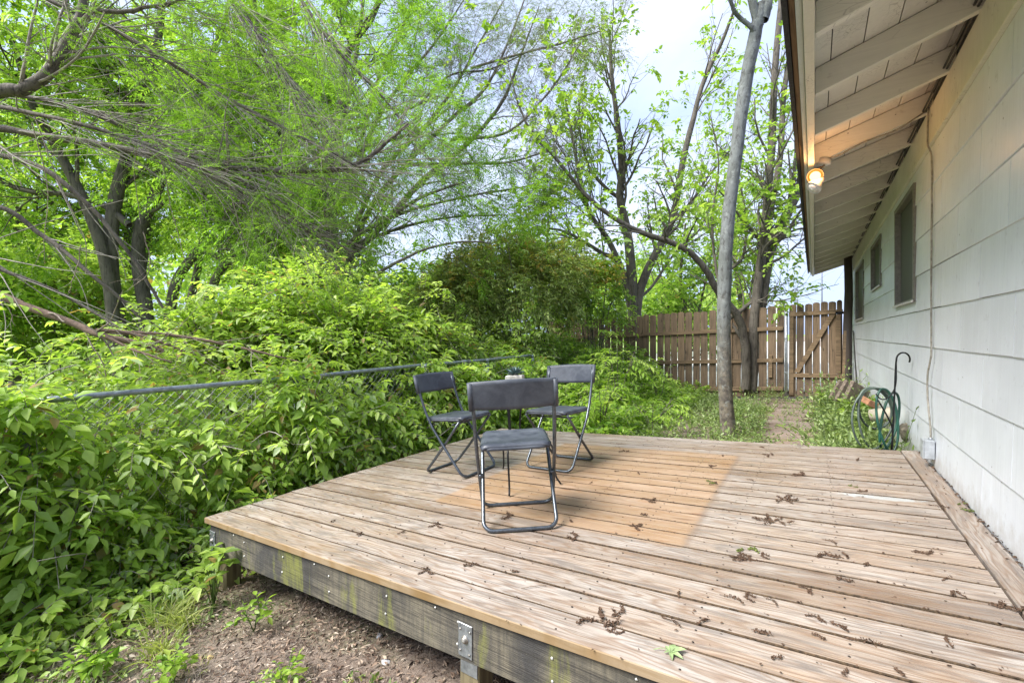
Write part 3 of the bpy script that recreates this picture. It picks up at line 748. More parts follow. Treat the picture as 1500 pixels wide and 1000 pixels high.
lo = bpy.data.objects.new('lamp_glow', lamp); COL.objects.link(lo); lo.location = Vector((Lc + np.array(tocam.normalized()) * .09).tolist())
# ---- cables
w = MB(); cp = [W(1357, 172, 1)]; Yc = 4.12
pts = [(WX - .03, Yc + .02, H + 1.535), (WX - .035, Yc, H + 1.46), (WX - .034, Yc + .02, H + 1.29), (WX - .016, Yc + .012, H + 1.2), (WX - .017, Yc - .006, H + .9), (WX - .017, Yc + .01, H + .55), (WX - .02, Yc - .004, H + .2), (WX - .022, Yc - .02, H - .05), (WX - .025, Yc - .03, H - .15), (WX - .03, Yc + .045, H - .28), (WX - .03, Yc + .05, H - .42), (WX - .027, Yc + .01, H - .56), (WX - .024, Yc - .012, H - .66), (WX - .024, Yc - .012, H - .71)]
pp = resample(pts, 70); pp[:, 1] += .003 * np.sin(np.arange(70) * 1.9)
w.tube(pp, .0055, 8); tag(w.build('cable', M_CABLE), 'thin painted cable running down the white siding into the grey box', 'cable')
w = MB()
for k, (off, zo) in enumerate(((.0, .0), (-.014, .010))):
    ys = np.linspace(-2, 11.8, 90); w.tube([(WX - .034 + off, t, H + 1.537 + zo + .004 * math.sin(t * 2.3 + k) + .002 * math.sin(t * 9)) for t in ys], .006, 6)
tag(w.build('cable', M_CABLED), 'dark pair of cables running along the top of the wall under the rafters', 'cable')
w = MB(); ry = RY[[i for i, v in enumerate(RY) if v > 4.2][0]] - .03
w.tube(resample([(WX - .03, ry, H + 1.54), (.5, ry, H + 1.452), (.3, ry + .004, H + 1.40), (.16, ry - .02, H + 1.335), tuple(J + np.array([.02, 0, .05]))], 24), .0055, 6)
tag(w.build('cable', M_CABLE), 'slack cable from the wall across a rafter to the eave floodlight', 'cable')
# ---- electrical box
bx = empty('outlet_box', (WX - .03, 4.1, H - .78), 'small grey weatherproof outlet box low on the siding beside the deck', 'electrical box')
w = MB(); w.box((WX - .037, 4.10, H - .775), (.055, .085, .125), bev=.004); w.build('housing', M_BOX, bx, True)
w = MB(); w.box((WX - .068, 4.10, H - .775), (.006, .09, .13), bev=.003); w.build('cover', M_BOX, bx, True)
w = MB(); w.tube([(WX - .024, 4.108, H - .70), (WX - .024, 4.108, H - .716)], .011, 10); w.build('conduit_fitting', M_GALV, bx, True); w = MB(); w.box((WX - .045, 4.155, H - .78), (.02, .018, .05), bev=.003); w.build('switch', M_GALV, bx, True)
# ================================================================ CHAIRS
def chair(name):
    root = empty(name); t = .0105; wA, wB = .212, .193
    # frame that carries the backrest and ends in the front foot bar
    def bend(wd, path, r):
        """left side down, foot bar, right side up; path = [(y,z)..] from top to foot"""
        P = [(-wd, y, z) for y, z in path[:-1]]; yf, zf = path[-1]; c = .055
        y0, z0 = path[-2]; dv = Vector((0, y0 - yf, z0 - zf)).normalized() * c
        P += [(-wd, yf + dv.y, zf + dv.z)]
        for k in range(1, 6):
            a = k / 6 * PI / 2; P.append((-wd + c * (1 - math.cos(a)), yf + dv.y * (1 - math.sin(a)), zf + dv.z * (1 - math.sin(a))))
        P.append((-wd + c, yf, zf))
        P += [(-x, y, z) for x, y, z in P[::-1]]
        w = MB(); w.tube(P, r, 10); return w
    A = [(-.245, .775), (-.225, .70), (-.200, .62), (-.172, .54), (-.145, .475), (-.118, .425), (-.09, .375), (.02, .235), (.12, .11), (.20, .0115)]
    B = [(.175, .425), (.10, .34), (0, .225), (-.1, .12), (-.205, .0115)]
    bend(wA, A, t).build('back_frame', M_TUBE, root); bend(wB, B, t).build('seat_frame', M_TUBE, root)
    for s in (-1, 1): w = MB(); w.lathe([(.007, -.012), (.011, -.01), (.011, .012), (0, .014)], (s * (wA + wB) / 2, .0, .245), Matrix.Rotation(PI / 2, 3, 'Y'), 10); w.build('pivot', M_TUBE, root)
    for a_, z_ in ((.10, .40), (-.13, .435)): w = MB(); w.tube([(-wB, a_, z_), (wB, a_, z_)], .007, 8); w.build('cross_rod', M_TUBE, root)
    def seat(u, v):
        x = (u - .5) * .375; y = -.185 + v * .385
        rx = abs(u - .5) * 2; ry = abs(v - .5) * 2
        k = max(0, rx - .85) / .15; m = max(0, ry - .88) / .12
        sh = 1 - .035 * (min(1, max(0, ry - .8) / .2)) ** 2; x *= sh; y = -.185 + v * .385
        y = .0075 + (y - .0075) * (1 - .03 * (max(0, rx - .8) / .2) ** 2)
        z = .452 - .010 * (1 - rx ** 2) * (1 - ry ** 2) - .012 * k * k - .012 * m * m + .012 * (v - .5)
        return (x, y, z), (0, 0, 1)
    w = MB(); w.sheet(seat, 20, 20, .014)
    # turned down rim
    ring = []
    for q in range(64):
        a = 2 * PI * q / 64; ca, sa = math.cos(a), math.sin(a); m = max(abs(ca), abs(sa)); n_ = (abs(ca) ** 9 + abs(sa) ** 9) ** (1 / 9)
        ring.append((.183 * ca / n_, .0075 + .187 * sa / n_, .431 + .012 * sa * .5))
    w.tube(ring, .0105, 8, closed=True); w.build('seat', M_PLAS, root)
    def back(u, v):
        x = (u - .5) * .452; z = .645 + v * .142; bow = -.030 * (1 - (2 * u - 1) ** 2)
        y = -.214 - (z - .66) * .27 + bow
        z += -.010 * (2 * u - 1) ** 2 * 0 + (v - .5) * .012 * (1 - (2 * u - 1) ** 2)
        return (x, y, z), (0, .96, .26)
    w = MB(); w.sheet(back, 20, 8, .013)
    for s in (-1, 1): w.tube([(s * .222, -.212, .64), (s * .222, -.248, .785)], .0145, 10)
    w.build('backrest', M_PLAS, root); return root
def place(o, x, y, th):
    M = Matrix.Rotation(tilt, 4, 'Y') @ Matrix.Rotation(th, 4, 'Z'); o.rotation_euler = M.to_euler(); o.location = (x, y, dz(x))
def dup(root):
    r = root.copy(); COL.objects.link(r)
    for ch in [c for c in COL.objects if c.parent == root]:
        c = ch.copy(); COL.objects.link(c); c.parent = r
        for g2 in [c2 for c2 in COL.objects if c2.parent == ch]:
            d = g2.copy(); COL.objects.link(d); d.parent = c
    return r
c1 = chair('folding_chair'); tag(c1, 'dark folding chair closest to the camera, its worn backrest turned to us', 'chair', 'folding chairs around the small table'); place(c1, -1.385, 2.158, math.radians(35))
c2 = dup(c1); tag(c2, 'dark folding chair nearest the wire fence, seen from its side', 'chair'); place(c2, -2.38, 2.835, math.radians(-90))
c3 = dup(c1); tag(c3, 'dark folding chair facing the camera, on the far side of the small table', 'chair'); place(c3, -1.70, 3.275, math.radians(176))
# ---- table with pot
tb = empty('bistro_table', label='small round black metal table with thin bowed legs behind the front chair', cat='table'); TX, TY = -1.80, 2.74
w = MB(); w.lathe([(0, .655), (.185, .655), (.19, .66), (.19, .672), (.185, .675), (0, .675)], n=32); w.build('table_top', M_BLACKM, tb)
for a in (-62, 8, 138):
    ca, sa = math.cos(math.radians(a)), math.sin(math.radians(a)); w = MB()
    w.tube([(r * ca, r * sa, z) for r, z in resample([(.12, .655), (.09, .55), (.07, .42), (.075, .34), (.12, .315), (.22, .312), (.285, .29), (.31, .24), (.315, .12), (.325, .05), (.355, .008)], 28)], .0065, 8); w.build('leg', M_BLACKM, tb)
w = MB(); w.tube([(.082 * math.cos(k * PI / 12), .082 * math.sin(k * PI / 12), .34) for k in range(24)], .005, 6, closed=True); w.build('leg_ring', M_BLACKM, tb)
place(tb, TX, TY, 0)
pot = empty('succulent_planter', label='square cement pot of spiky grey-green succulent standing on the table', cat='potted plant')
place(pot, TX + .01, TY - .0, math.radians(25)); pot.location.z += .676
w = MB(); hb = .044
w.box((0, 0, .045), (.125, .125, .09), bev=.006); w.build('pot', M_POT, pot)
P_, D_, N_ = [], [], []
for ring, (n, el, L) in enumerate(((9, 10, .085), (9, 32, .085), (8, 55, .07), (5, 75, .05))):
    for q in range(n):
        a = 2 * PI * (q + ring * .5) / n + rng.uniform(-.1, .1); e = math.radians(el + rng.uniform(-6, 6))
        P_.append((.008 * math.cos(a), .008 * math.sin(a), .09)); D_.append((math.cos(a) * math.cos(e) * L, math.sin(a) * math.cos(e) * L, math.sin(e) * L)); N_.append((-math.cos(a) * math.sin(e), -math.sin(a) * math.sin(e), math.cos(e)))
D_ = np.array(D_); LL = np.linalg.norm(D_, axis=1)
leaves('rosette', np.array(P_), D_, np.array(N_), LL, LL * .3, M_SUCC, pot, LEAF_HI, .35, -.15)
# ================================================================ SHEPHERD HOOK, HOSE, JUNK
hk = W(1306, 655, 3.78); hx, hy = .535, 4.80
w = MB(); R_ = Vector((CA, SA, 0))
def off(a, z, b=0): return (hx + CA * a - SA * b, hy + SA * a + CA * b, z)
pts = [off(-.03, .02), off(0, .55), off(.025, 1.10), off(.032, 1.19)]
arc = [off(.032 + .055 * (1 - math.cos(t)), 1.19 + .055 * math.sin(t)) for t in np.linspace(.3, PI + .45, 12)]
w.tube(resample(pts, 14).tolist() + arc, .0065, 8)
w.tube(resample([off(.03, 1.18), off(.028, 1.0), off(.0, .92), off(-.05, .87), off(-.1, .87), off(-.135, .91)], 20), .005, 8)
w.tube(resample([off(-.12, .86), off(-.05, .74), off(.0, .62), off(-.01, .45)], 10), .006, 8)
tag(w.build('shepherd_hook', M_BLACKM), 'black iron shepherd hook standing between the deck and the wall', 'garden hook')
def coil(name, loops, m, r, label):
    w = MB(); rr = np.random.default_rng(4)
    for (u, v, d, ru, rv, ph, lean) in loops:
        pts = []
        for t in np.linspace(ph, ph + 2 * PI, 40, endpoint=False):
            k = 1 + .03 * math.sin(3 * t + ph)
            p = W(u + ru * math.cos(t) * k + lean * math.sin(t), v - rv * math.sin(t) * k, d + .03 * math.sin(t + ph)); p[2] = max(p[2], gz(p[0]) + .02); pts.append(p)
        w.tube(pts, r, 8, closed=True)
    return tag(w.build(name, m), label, 'hose')
coil('garden_hose', [(1300, 614, 3.80, 15, 46, 0, -6), (1303, 616, 3.86, 12, 42, 1, 8)], M_HOSE, .0095, 'green garden hose loops hanging closest to the iron hook')
coil('garden_hose', [(1279, 612, 3.95, 31, 45, 0, 4), (1281, 598, 4.0, 24, 30, 2, -4), (1284, 613, 3.98, 27, 46, 1, -3)], M_HOSED, .009, 'faded grey-green hose in wide loose loops left of the green one')
w = MB(); w.r = .5
def brick(name, u, v, d, size, rot, m, label, cat, group=None):
    c = W(u, v, d); w = MB(); w.box((0, 0, 0), size, bev=.004); o = w.build(name, m); o.location = Vector(c.tolist()); o.rotation_euler = rot
    return tag(o, label, cat, group)
brick('red_brick', 1271, 588, 4.9, (.10, .20, .065), (.2, .5, .5), M_BRICK, 'orange brick standing tilted behind the hose loops', 'brick')
for k, (u, v, d, rz, lab) in enumerate(((1238, 577, 6.6, .5, 'brown concrete paver leaning furthest from the camera, nearest the gate'), (1246, 578, 6.3, .7, 'brown concrete paver leaning in the middle of the three beside the wall'), (1254, 580, 6.0, .9, 'brown concrete paver leaning closest to the orange brick'))):
    brick('paver', u, v, d, (.34, .05, .30), (.1, .45, rz), M_PAVER, lab, 'paver', 'pavers leaning together by the wall')
w = MB(); pc = W(1295, 607, 4.5); w.lathe([(.045, -.11), (.06, -.11), (.068, .02), (.075, .10), (.06, .11), (.055, .09), (.04, -.10)], pc, Matrix.Rotation(1.35, 3, 'Y') @ Matrix.Rotation(.3, 3, 'X'), 18)
tag(w.build('clay_pipe', M_PIPE), 'short beige clay pipe lying in the weeds inside the hose loops', 'pipe')
w = MB(); rk = np.random.default_rng(21)
def stone(name, c, s, m, label, cat='stone', group=None, seed=1):
    bm = bmesh.new(); bmesh.ops.create_icosphere(bm, subdivisions=3, radius=1); r = np.random.default_rng(seed)
    dirs = nrm(r.standard_normal((14, 3))); am = r.uniform(.62, .95, 14)
    for v in bm.verts:
        n = np.array(v.co); k = 1.0
        for d_, a_ in zip(dirs, am): 
            q = n @ d_
            if q > a_ * .95: k = min(k, a_ / q)
        v.co = v.co * (k * (1 + .03 * math.sin(9 * v.co.x + seed) * math.sin(8 * v.co.y)))
        v.co.x *= s[0]; v.co.y *= s[1]; v.co.z *= s[2]
    me = bpy.data.meshes.new(name); bm.to_mesh(me); bm.free(); o = link(name, me, m); o.location = Vector([float(t) for t in c]); return tag(o, label, cat, group)
stone('limestone_block', W(1334, 633, 3.95) , (.10, .13, .12), M_CONC, 'pale rough stone against the wall foot just beyond the deck corner', seed=3)
stone('crumpled_bag', W(1322, 605, 4.35), (.055, .07, .06), simple('crumpled_white_plastic', (.50, .50, .52), .5, 0, .5, 60, 1.), 'crumpled grey-white bundle wedged against the siding behind the hook', 'plastic bag', seed=9)
w = MB(); w.tube(resample([(.655, 11.3, H + .05), (.64, 10.9, H - .05), (.62, 10.2, H - .5), (.60, 9.5, H - .85), (.56, 8.8, H - 1.25)], 20), .012, 6)
tag(w.build('cable', M_CABLED), 'black cable drooping from the corner post down to the weeds', 'cable')
# ================================================================ BOARD FENCE AND GATE
FY = 11.6
def ftop(x): return H + .645 + .048 * x
fence = empty('board_fence', (-3, FY, gz(-3)), 'tall weathered dog-eared board fence across the back of the yard', 'fence')
RX = Matrix.Rotation(PI / 2, 3, 'X')
def pickets(x0, x1, topf, rr, wd=.155, gap=.017):
    w = MB(); x = x0
    while x + .05 < x1:
        ww = min(wd + rr.uniform(-.006, .004), x1 - x); zb_ = gz(x) + .03 + rr.uniform(0, .03); zt = topf(x) + rr.uniform(-.018, .018); c = .03
        w.r = float(rr.random()); ln = rr.uniform(-.012, .012)
        out = [(0, zb_), (ww, zb_), (ww + ln, zt - c), (ww - c * .6 + ln, zt - .006), (ww / 2 + ln, zt + .004), (c * .6 + ln, zt - .006), (ln, zt - c)]
        w.prism(out, .018, RX, (x, FY + .009 + rr.uniform(-.004, .004), 0)); x += ww + gap * rr.uniform(.25, 1.7)
    return w
pickets(-6.4, -.54, ftop, np.random.default_rng(2)).build('picket_panel', M_PICK, fence, True)
def rail(x0, x1, z0, z1, parent, nm='rail', y=FY - .03, hh=.085, dd=.038):
    w = MB(); w.r = float(rng.random()); w.hexa([(x0, y - dd / 2, z0 - hh / 2), (x1, y - dd / 2, z1 - hh / 2), (x1, y + dd / 2, z1 - hh / 2), (x0, y + dd / 2, z0 - hh / 2), (x0, y - dd / 2, z0 + hh / 2), (x1, y - dd / 2, z1 + hh / 2), (x1, y + dd / 2, z1 + hh / 2), (x0, y + dd / 2, z0 + hh / 2)], bev=.003)
    return w.build(nm, M_RAIL, parent, True)
for a, c in ((-6.4, -3.7), (-3.69, -1.6), (-1.59, -.56)):
    rail(a, c, H + .145 + .047 * a, H + .145 + .047 * c, fence); rail(a, c, H - .55 + .055 * a, H - .55 + .055 * c, fence)
    rail(a, c, gz(a) + .22, gz(c) + .22, fence)
for X in (-6.3, -3.68, -1.58):
    w = MB(); w.r = .5; w.box((X, FY + .06, (gz(X) - .2 + ftop(X) - .1) / 2), (.09, .09, ftop(X) - gz(X) + .1)); w.build('post', M_RAIL, fence, True)
w = MB(); w.r = .2; w.box((-.80, FY - .035, H - .72), (.07, .035, .50), bev=.003); w.build('brace', M_RAIL, fence, True)
gate = empty('garden_gate', (0, FY, gz(0)), 'wooden board gate with a diagonal brace between metal post and house', 'gate')
gp = np.random.default_rng(6)
pickets(-.455, .50, lambda x: H + .66 + .06 * x, gp, .130, .012).build('picket_panel', M_PICK, gate, True)
rail(-.45, .50, H + .41, H + .46, gate, 'gate_rail'); rail(-.45, .50, H - .90, H - .88, gate, 'gate_rail')
w = MB(); w.r = .8
w.hexa([(x, y, z) for z in (gz(0) + .05, H + .36) for x, y in ((-.445, FY - .05), (-.365, FY - .05), (-.365, FY - .0115), (-.445, FY - .0115))]); w.build('gate_stile', M_RAIL, gate, True)
w = MB(); w.r = .6
w.hexa([(x, y, z) for z in (H - .83, H + .40) for x, y in ((.385, FY - .05), (.465, FY - .05), (.465, FY - .0115), (.385, FY - .0115))]); w.build('gate_stile', M_RAIL, gate, True)
w = MB(); w.r = .1
w.hexa([(-.36, FY - .05, H - .835), (-.26, FY - .05, H - .835), (-.26, FY - .0115, H - .835), (-.36, FY - .0115, H - .835), (.27, FY - .05, H + .39), (.37, FY - .05, H + .39), (.37, FY - .0115, H + .39), (.27, FY - .0115, H + .39)]); w.build('diagonal_brace', M_RAIL, gate, True)
w = MB(); w.box((.46, FY - .056, H + .43), (.17, .008, .05)); w.lathe([(.012, -.05), (.012, .05), (0, .051)], (.53, FY - .056, H + .43), None, 8); w.build('hinge', M_BLACKM, gate, True)
gpst = MB(); gpst.tube([(-.50, FY - .06, gz(-.5) - .1), (-.50, FY - .06, H + .62)], .03, 14); gpst.lathe([(.034, 0), (.034, .02), (.018, .04), (0, .045)], (-.50, FY - .06, H + .61), None, 14)
for z in (.42, -.1, -.85): gpst.box((-.50, FY - .06, H + z), (.075, .075, .022), bev=.004)
tag(gpst.build('metal_post', M_GALV), 'round galvanised steel post the wooden gate closes against', 'post')
w = MB(); w.tube(resample([(.565, 11.45, gz(.5) - .1), (.57, 11.45, 1.4), (.59, 11.44, 2.2), (.575, 11.44, 2.98)], 14), [.078, .08, .078, .08, .076, .078, .075, .074, .076, .072, .072, .07, .07, .068], 14)
tag(w.build('round_timber_post', M_OLDP), 'dark old round timber post rising to the eave at the house corner', 'post')
w = MB(); w.r = .4; w.box((.50, 11.2, (gz(.5) + H + .2) / 2 - .1), (.045, .03, 1.45), Matrix.Rotation(.03, 3, 'Y'), bev=.003)
tag(w.build('leaning_board', M_RAIL), 'narrow pale board leaning against the dark round timber post', 'board')
# ================================================================ CHAIN-LINK FENCE
CX = -4.0; CY0, CY1 = .62, 6.62
def crail(y): return H - .42 + .0085 * (y - CY0)
cf = empty('chainlink_fence', (CX, 3.5, gz(CX)), 'grey chain-link fence with a round top rail, overgrown by leafy vines', 'fence')
w = MB(); ys = np.linspace(CY0, CY1, 24); w.tube([(CX, y, crail(y) + .004 * math.sin(y * 2)) for y in ys], .021, 12); 
for y in (2.55, 4.85): w.tube([(CX, y - .06, crail(y)), (CX, y + .06, crail(y))], .0245, 12)
w.build('top_rail', M_RAILM, cf, True)
for y in (CY0 + .04, 2.38, 4.05, 5.32, CY1 - .02):
    w = MB(); w.tube([(CX + .03, y, gz(CX) - .1), (CX + .03, y, crail(y) - .005)], .024, 12); w.lathe([(.03, 0), (.03, .03), (.02, .045), (0, .05)], (CX + .03, y, crail(y) - .03), None, 12); w.build('post', M_RAILM, cf, True)
zb0 = gz(CX) + .02; step = .072; lines = []
hgt = crail(3) - zb0
for sgn in (1, -1):
    y = CY0 - hgt
    while y < CY1 + hgt:
        n = 34; t = np.linspace(0, 1, n); yy = y + sgn * t * hgt + (0 if sgn == 1 else 0); zz = zb0 + t * hgt
        ok = (yy >= CY0) & (yy <= CY1)
        if ok.sum() > 4:
            yk = np.interp(np.linspace(0, 1, n), np.linspace(0, 1, ok.sum()), yy[ok]); zk = np.interp(np.linspace(0, 1, n), np.linspace(0, 1, ok.sum()), zz[ok])
            lines.append(np.stack([CX - .012 + .004 * np.sin(zk / step * 2 * PI * .5 + (0 if sgn > 0 else PI)), yk, zk], -1))
        y += step
LP = np.stack(lines); V, Q = tubes(LP, np.full(LP.shape[:2], .0019), 4)
mesh_np('wire_mesh', V, Q, M_WIRE, cf, True, world=True)
# ================================================================ TREES
def not_house(p): return (p[:, 0] < -.35) | (p[:, 1] > 12.6)
# slender grey tree behind the deck
l0 = limb([(1068, 652, 6.35), (1062, 560, 6.3), (1061, 440, 6.25), (1067, 330, 6.2), (1079, 230, 6.15), (1094, 130, 6.1), (1107, 60, 6.05), (1116, 30, 6.0), (1119, 10, 6.0)], .092, .074)
l0[1][:4] *= np.array([1.32, 1.14, 1.06, 1.02])
l1 = limb([(1110, 52, 6.02), (1100, 40, 6.0), (1085, 28, 6.0), (1073, 14, 5.95), (1066, -15, 5.9), (1050, -90, 5.9)], .034, .016)
l2 = limb([(1112, 40, 6.02), (1104, 10, 6.0), (1095, -30, 6.0), (1085, -90, 6.1), (1075, -200, 6.2)], .06, .03)
l3 = limb([(1117, 30, 6.0), (1124, 0, 6.0), (1128, -60, 6.2), (1120, -160, 6.4), (1128, -260, 6.6)], .075, .035)
root, cur, cr = tree('slender_tree', 'slender smooth grey trunk leaning right, alone just behind the deck', 'tree', [l0, l1, l2, l3],
    [], None, M_BARKG)
# (drop the low shoots: only keep children high up)
bad = [c for c in COL.objects if c.parent == root and c.name.startswith('branches')]
for c in bad: bpy.data.objects.remove(c)
tops = [l1, l2, l3]; TP = np.stack([t[0] for t in tops]); TR = np.stack([t[1] for t in tops])
a1, r1_ = spawn(TP, TR, 6, 1.3, .35, 1, 45, .4, 8, .12, rf=.45); a2, r2_ = spawn(a1, r1_, 5, .6, .2, 1, 45, .2, 6, .15)
V, Q = join([tubes(a1, r1_, 5), tubes(a2, r2_, 3)]); mesh_np('branches', V, Q, M_BARKG, root, True, world=True)
p, d = ends(a2, .3, 2); P, D, N, L, Wd, S, r = sprig(p, d, 6, .2, .3, .10, .55); ok = P[:, 2] > 4.75
leaves('crown', P[ok], D[ok], N[ok], L[ok], Wd[ok], L_BRIGHT, root, LEAF_LO, world=True, rnd=r[ok])
# tree with several trunks standing against the board fence
T2 = [limb([(1101, 572, 10.3), (1103, 520, 10.3), (1104, 470, 10.3), (1112, 400, 10.3), (1119, 350, 10.2), (1124, 290, 10.2), (1131, 200, 10.1), (1134, 120, 10.0), (1141, 30, 10.0), (1150, -60, 10)], .115, .05),
      limb([(1097, 575, 10.35), (1108, 500, 10.35), (1117, 430, 10.4), (1128, 370, 10.4), (1150, 322, 10.5), (1168, 285, 10.6), (1186, 250, 10.7), (1200, 200, 10.8)], .14, .075),
      limb([(1092, 570, 10.2), (1093, 520, 10.2), (1084, 470, 10.1), (1066, 445, 10.0), (1047, 420, 9.9), (1036, 398, 9.8), (1012, 371, 9.7), (985, 356, 9.6), (940, 341, 9.5), (900, 321, 9.4), (862, 292, 9.3), (830, 255, 9.2), (803, 222, 9.1), (772, 188, 9.0), (752, 140, 9), (738, 80, 9)], .095, .006, 32)[:2],
      limb([(1113, 400, 10.3), (1122, 360, 10.5), (1130, 300, 10.7), (1143, 230, 10.9), (1148, 140, 11), (1160, 60, 11), (1168, -20, 11)], .09, .04),
      limb([(1048, 422, 9.9), (1062, 400, 10.2), (1085, 380, 10.5), (1092, 350, 10.8), (1090, 300, 11), (1080, 250, 11)], .05, .012),
      limb([(1090, 500, 10.2), (1072, 470, 10.6), (1050, 400, 11), (1043, 320, 11.3), (1052, 240, 11.5), (1040, 170, 11.5)], .045, .012),
      limb([(1060, 472, 10.2), (1085, 455, 10.3), (1105, 440, 10.5), (1120, 455, 10.8)], .05, .03)]
T2 = [(resample(P, 26), np.interp(np.linspace(0, 1, 26), np.linspace(0, 1, len(R)), R)) for P, R in T2]
tree('multi_trunk_tree', 'rough dark multi-trunked tree leafing out against the board fence', 'tree', T2,
     [dict(k=12, length=1.8, t0=.3, ang=48, up=.35, m=8, wob=.14, rf=.42), dict(k=6, length=.9, t0=.15, ang=45, up=.15, m=6, wob=.16, rf=.55), dict(k=2, length=.4, t0=.3, ang=45, m=5, rf=.6)],
     dict(anchors=2, k=5, slen=.22, sag=.35, L=.125, asp=.62, f0=.3, keep=lambda p: not_house(p) & (rng.random(len(p)) < np.interp(p[:, 2], [2.5, 6], [.98, .6]))), M_BARK, L_BRIGHT, barkm2=M_BARKB)
# fan shaped tree behind the board fence
B3 = 13.4
T3 = [limb([(929, 500, B3), (927, 441, B3), (925, 400, B3), (919, 340, B3), (908, 290, B3 - .2), (911, 250, B3 - .3), (905, 180, B3 - .5), (896, 110, B3 - .6), (893, 40, B3 - .7)], .17, .03),
      limb([(925, 500, B3), (924, 445, B3), (915, 405, B3), (890, 350, B3), (864, 312, B3 - .4), (850, 262, B3 - .8), (838, 200, B3 - 1), (826, 130, B3 - 1)], .11, .02),
      limb([(932, 500, B3), (934, 440, B3), (946, 400, B3), (963, 365, B3), (985, 320, B3 + .2), (999, 240, B3 + .3), (1014, 180, B3 + .4), (1030, 120, B3 + .4), (1056, 65, B3 + .3), (1075, 15, B3)], .14, .035),
      limb([(925, 460, B3), (905, 388, B3), (880, 370, B3 - .4), (850, 352, B3 - 1), (820, 338, B3 - 1.5), (785, 335, B3 - 2)], .08, .015),
      limb([(909, 292, B3), (884, 272, B3), (860, 238, B3), (848, 170, B3), (858, 110, B3)], .06, .012),
      limb([(986, 322, B3), (1010, 300, B3 + .4), (1040, 255, B3 + .8), (1075, 215, B3 + 1), (1100, 200, B3 + 1)], .05, .012),
      limb([(930, 440, B3), (955, 420, B3 + .5), (990, 370, B3 + 1), (1030, 330, B3 + 1.3), (1045, 270, B3 + 1.5)], .05, .012)]
tree('fan_tree', 'fan-shaped dark-limbed tree spreading up from behind the board fence', 'tree', T3,
     [dict(k=15, length=2.2, t0=.28, ang=42, up=.4, m=8, wob=.14, rf=.42), dict(k=7, length=1.0, t0=.15, ang=42, up=.15, m=6, wob=.16, rf=.55), dict(k=2, length=.45, t0=.3, ang=45, m=5, rf=.6)],
     dict(anchors=2, k=5, slen=.25, sag=.35, L=.13, asp=.66, f0=.3, keep=lambda p: not_house(p) & (rng.random(len(p)) < np.interp(p[:, 2], [3, 7], [.98, .5]))), M_BARK, L_BRIGHT, barkm2=M_BARKB)
# dark multi-trunked tree at left beyond the wire fence
T4 = [limb([(178, 560, 8), (172, 470, 8), (162, 400, 8), (163, 330, 8), (172, 280, 8), (184, 235, 8), (192, 185, 8), (212, 130, 8), (228, 70, 8), (236, 0, 8), (240, -80, 8)], .135, .04),
      limb([(212, 560, 8.2), (214, 460, 8.2), (204, 400, 8.2), (204, 340, 8.2), (222, 300, 8.2), (240, 255, 8.2), (262, 210, 8.3), (277, 160, 8.4), (300, 100, 8.5), (330, 40, 8.6), (345, -40, 8.6)], .125, .03),
      limb([(240, 560, 8.4), (248, 470, 8.4), (258, 415, 8.4), (283, 375, 8.5), (318, 338, 8.6), (345, 300, 8.7), (372, 250, 8.8), (410, 195, 8.9), (440, 120, 9), (470, 60, 9)], .10, .025),
      limb([(172, 540, 7.9), (160, 410, 7.9), (140, 335, 7.8), (112, 270, 7.7), (75, 200, 7.6), (45, 140, 7.5), (20, 60, 7.4)], .11, .03),
      limb([(290, 560, 9), (300, 470, 9), (318, 405, 9.1), (350, 370, 9.2), (385, 325, 9.3), (430, 290, 9.4), (480, 270, 9.5)], .10, .03),
      limb([(270, 560, 9.5), (276, 460, 9.5), (292, 380, 9.5), (300, 300, 9.6), (290, 220, 9.7), (300, 130, 9.8)], .09, .03),
      limb([(190, 330, 8), (150, 300, 8), (90, 285, 8), (30, 280, 7.9), (-40, 250, 7.8)], .06, .02)]
tree('shade_tree', 'big dark-barked tree with many leaning trunks at left, beyond the wire fence', 'tree', T4,
     [dict(k=10, length=2.2, t0=.35, ang=50, up=.25, m=8, wob=.15, rf=.4), dict(k=7, length=1.0, t0=.15, ang=45, up=.1, m=6, wob=.16, rf=.55), dict(k=3, length=.45, t0=.3, ang=45, m=5, rf=.6)],
     dict(anchors=6, k=7, slen=.24, sag=.35, L=.10, asp=.5, f0=.3, keep=lambda p: p[:, 2] > 2.0), M_BARK, L_BRIGHT, barkm2=M_BARK)
# feathery green conifer in the middle-left
D5 = 8.2
T5 = [limb([(490, 560, D5), (489, 430, D5), (486, 340, D5), (480, 270, D5), (484, 220, D5), (500, 170, D5), (503, 110, D5), (515, 65, D5), (545, 25, D5), (565, -30, D5)], .12, .04),
      limb([(484, 300, D5), (450, 250, D5), (420, 190, D5 - .3), (400, 120, D5 - .5), (380, 40, D5 - .8), (375, -60, D5 - 1)], .06, .02),
      limb([(486, 260, D5), (500, 190, D5 + .3), (515, 120, D5 + .6), (530, 20, D5 + .8), (540, -80, D5 + 1)], .06, .02),
      limb([(488, 380, D5), (525, 345, D5 - .2), (570, 318, D5 - .4), (620, 285, D5 - .6), (680, 262, D5 - .8)], .05, .015),
      limb([(487, 350, D5), (440, 320, D5 - .5), (390, 300, D5 - 1), (340, 300, D5 - 1.4)], .05, .015),
      limb([(482, 250, D5), (520, 225, D5), (560, 210, D5), (620, 190, D5), (660, 160, D5)], .045, .012)]
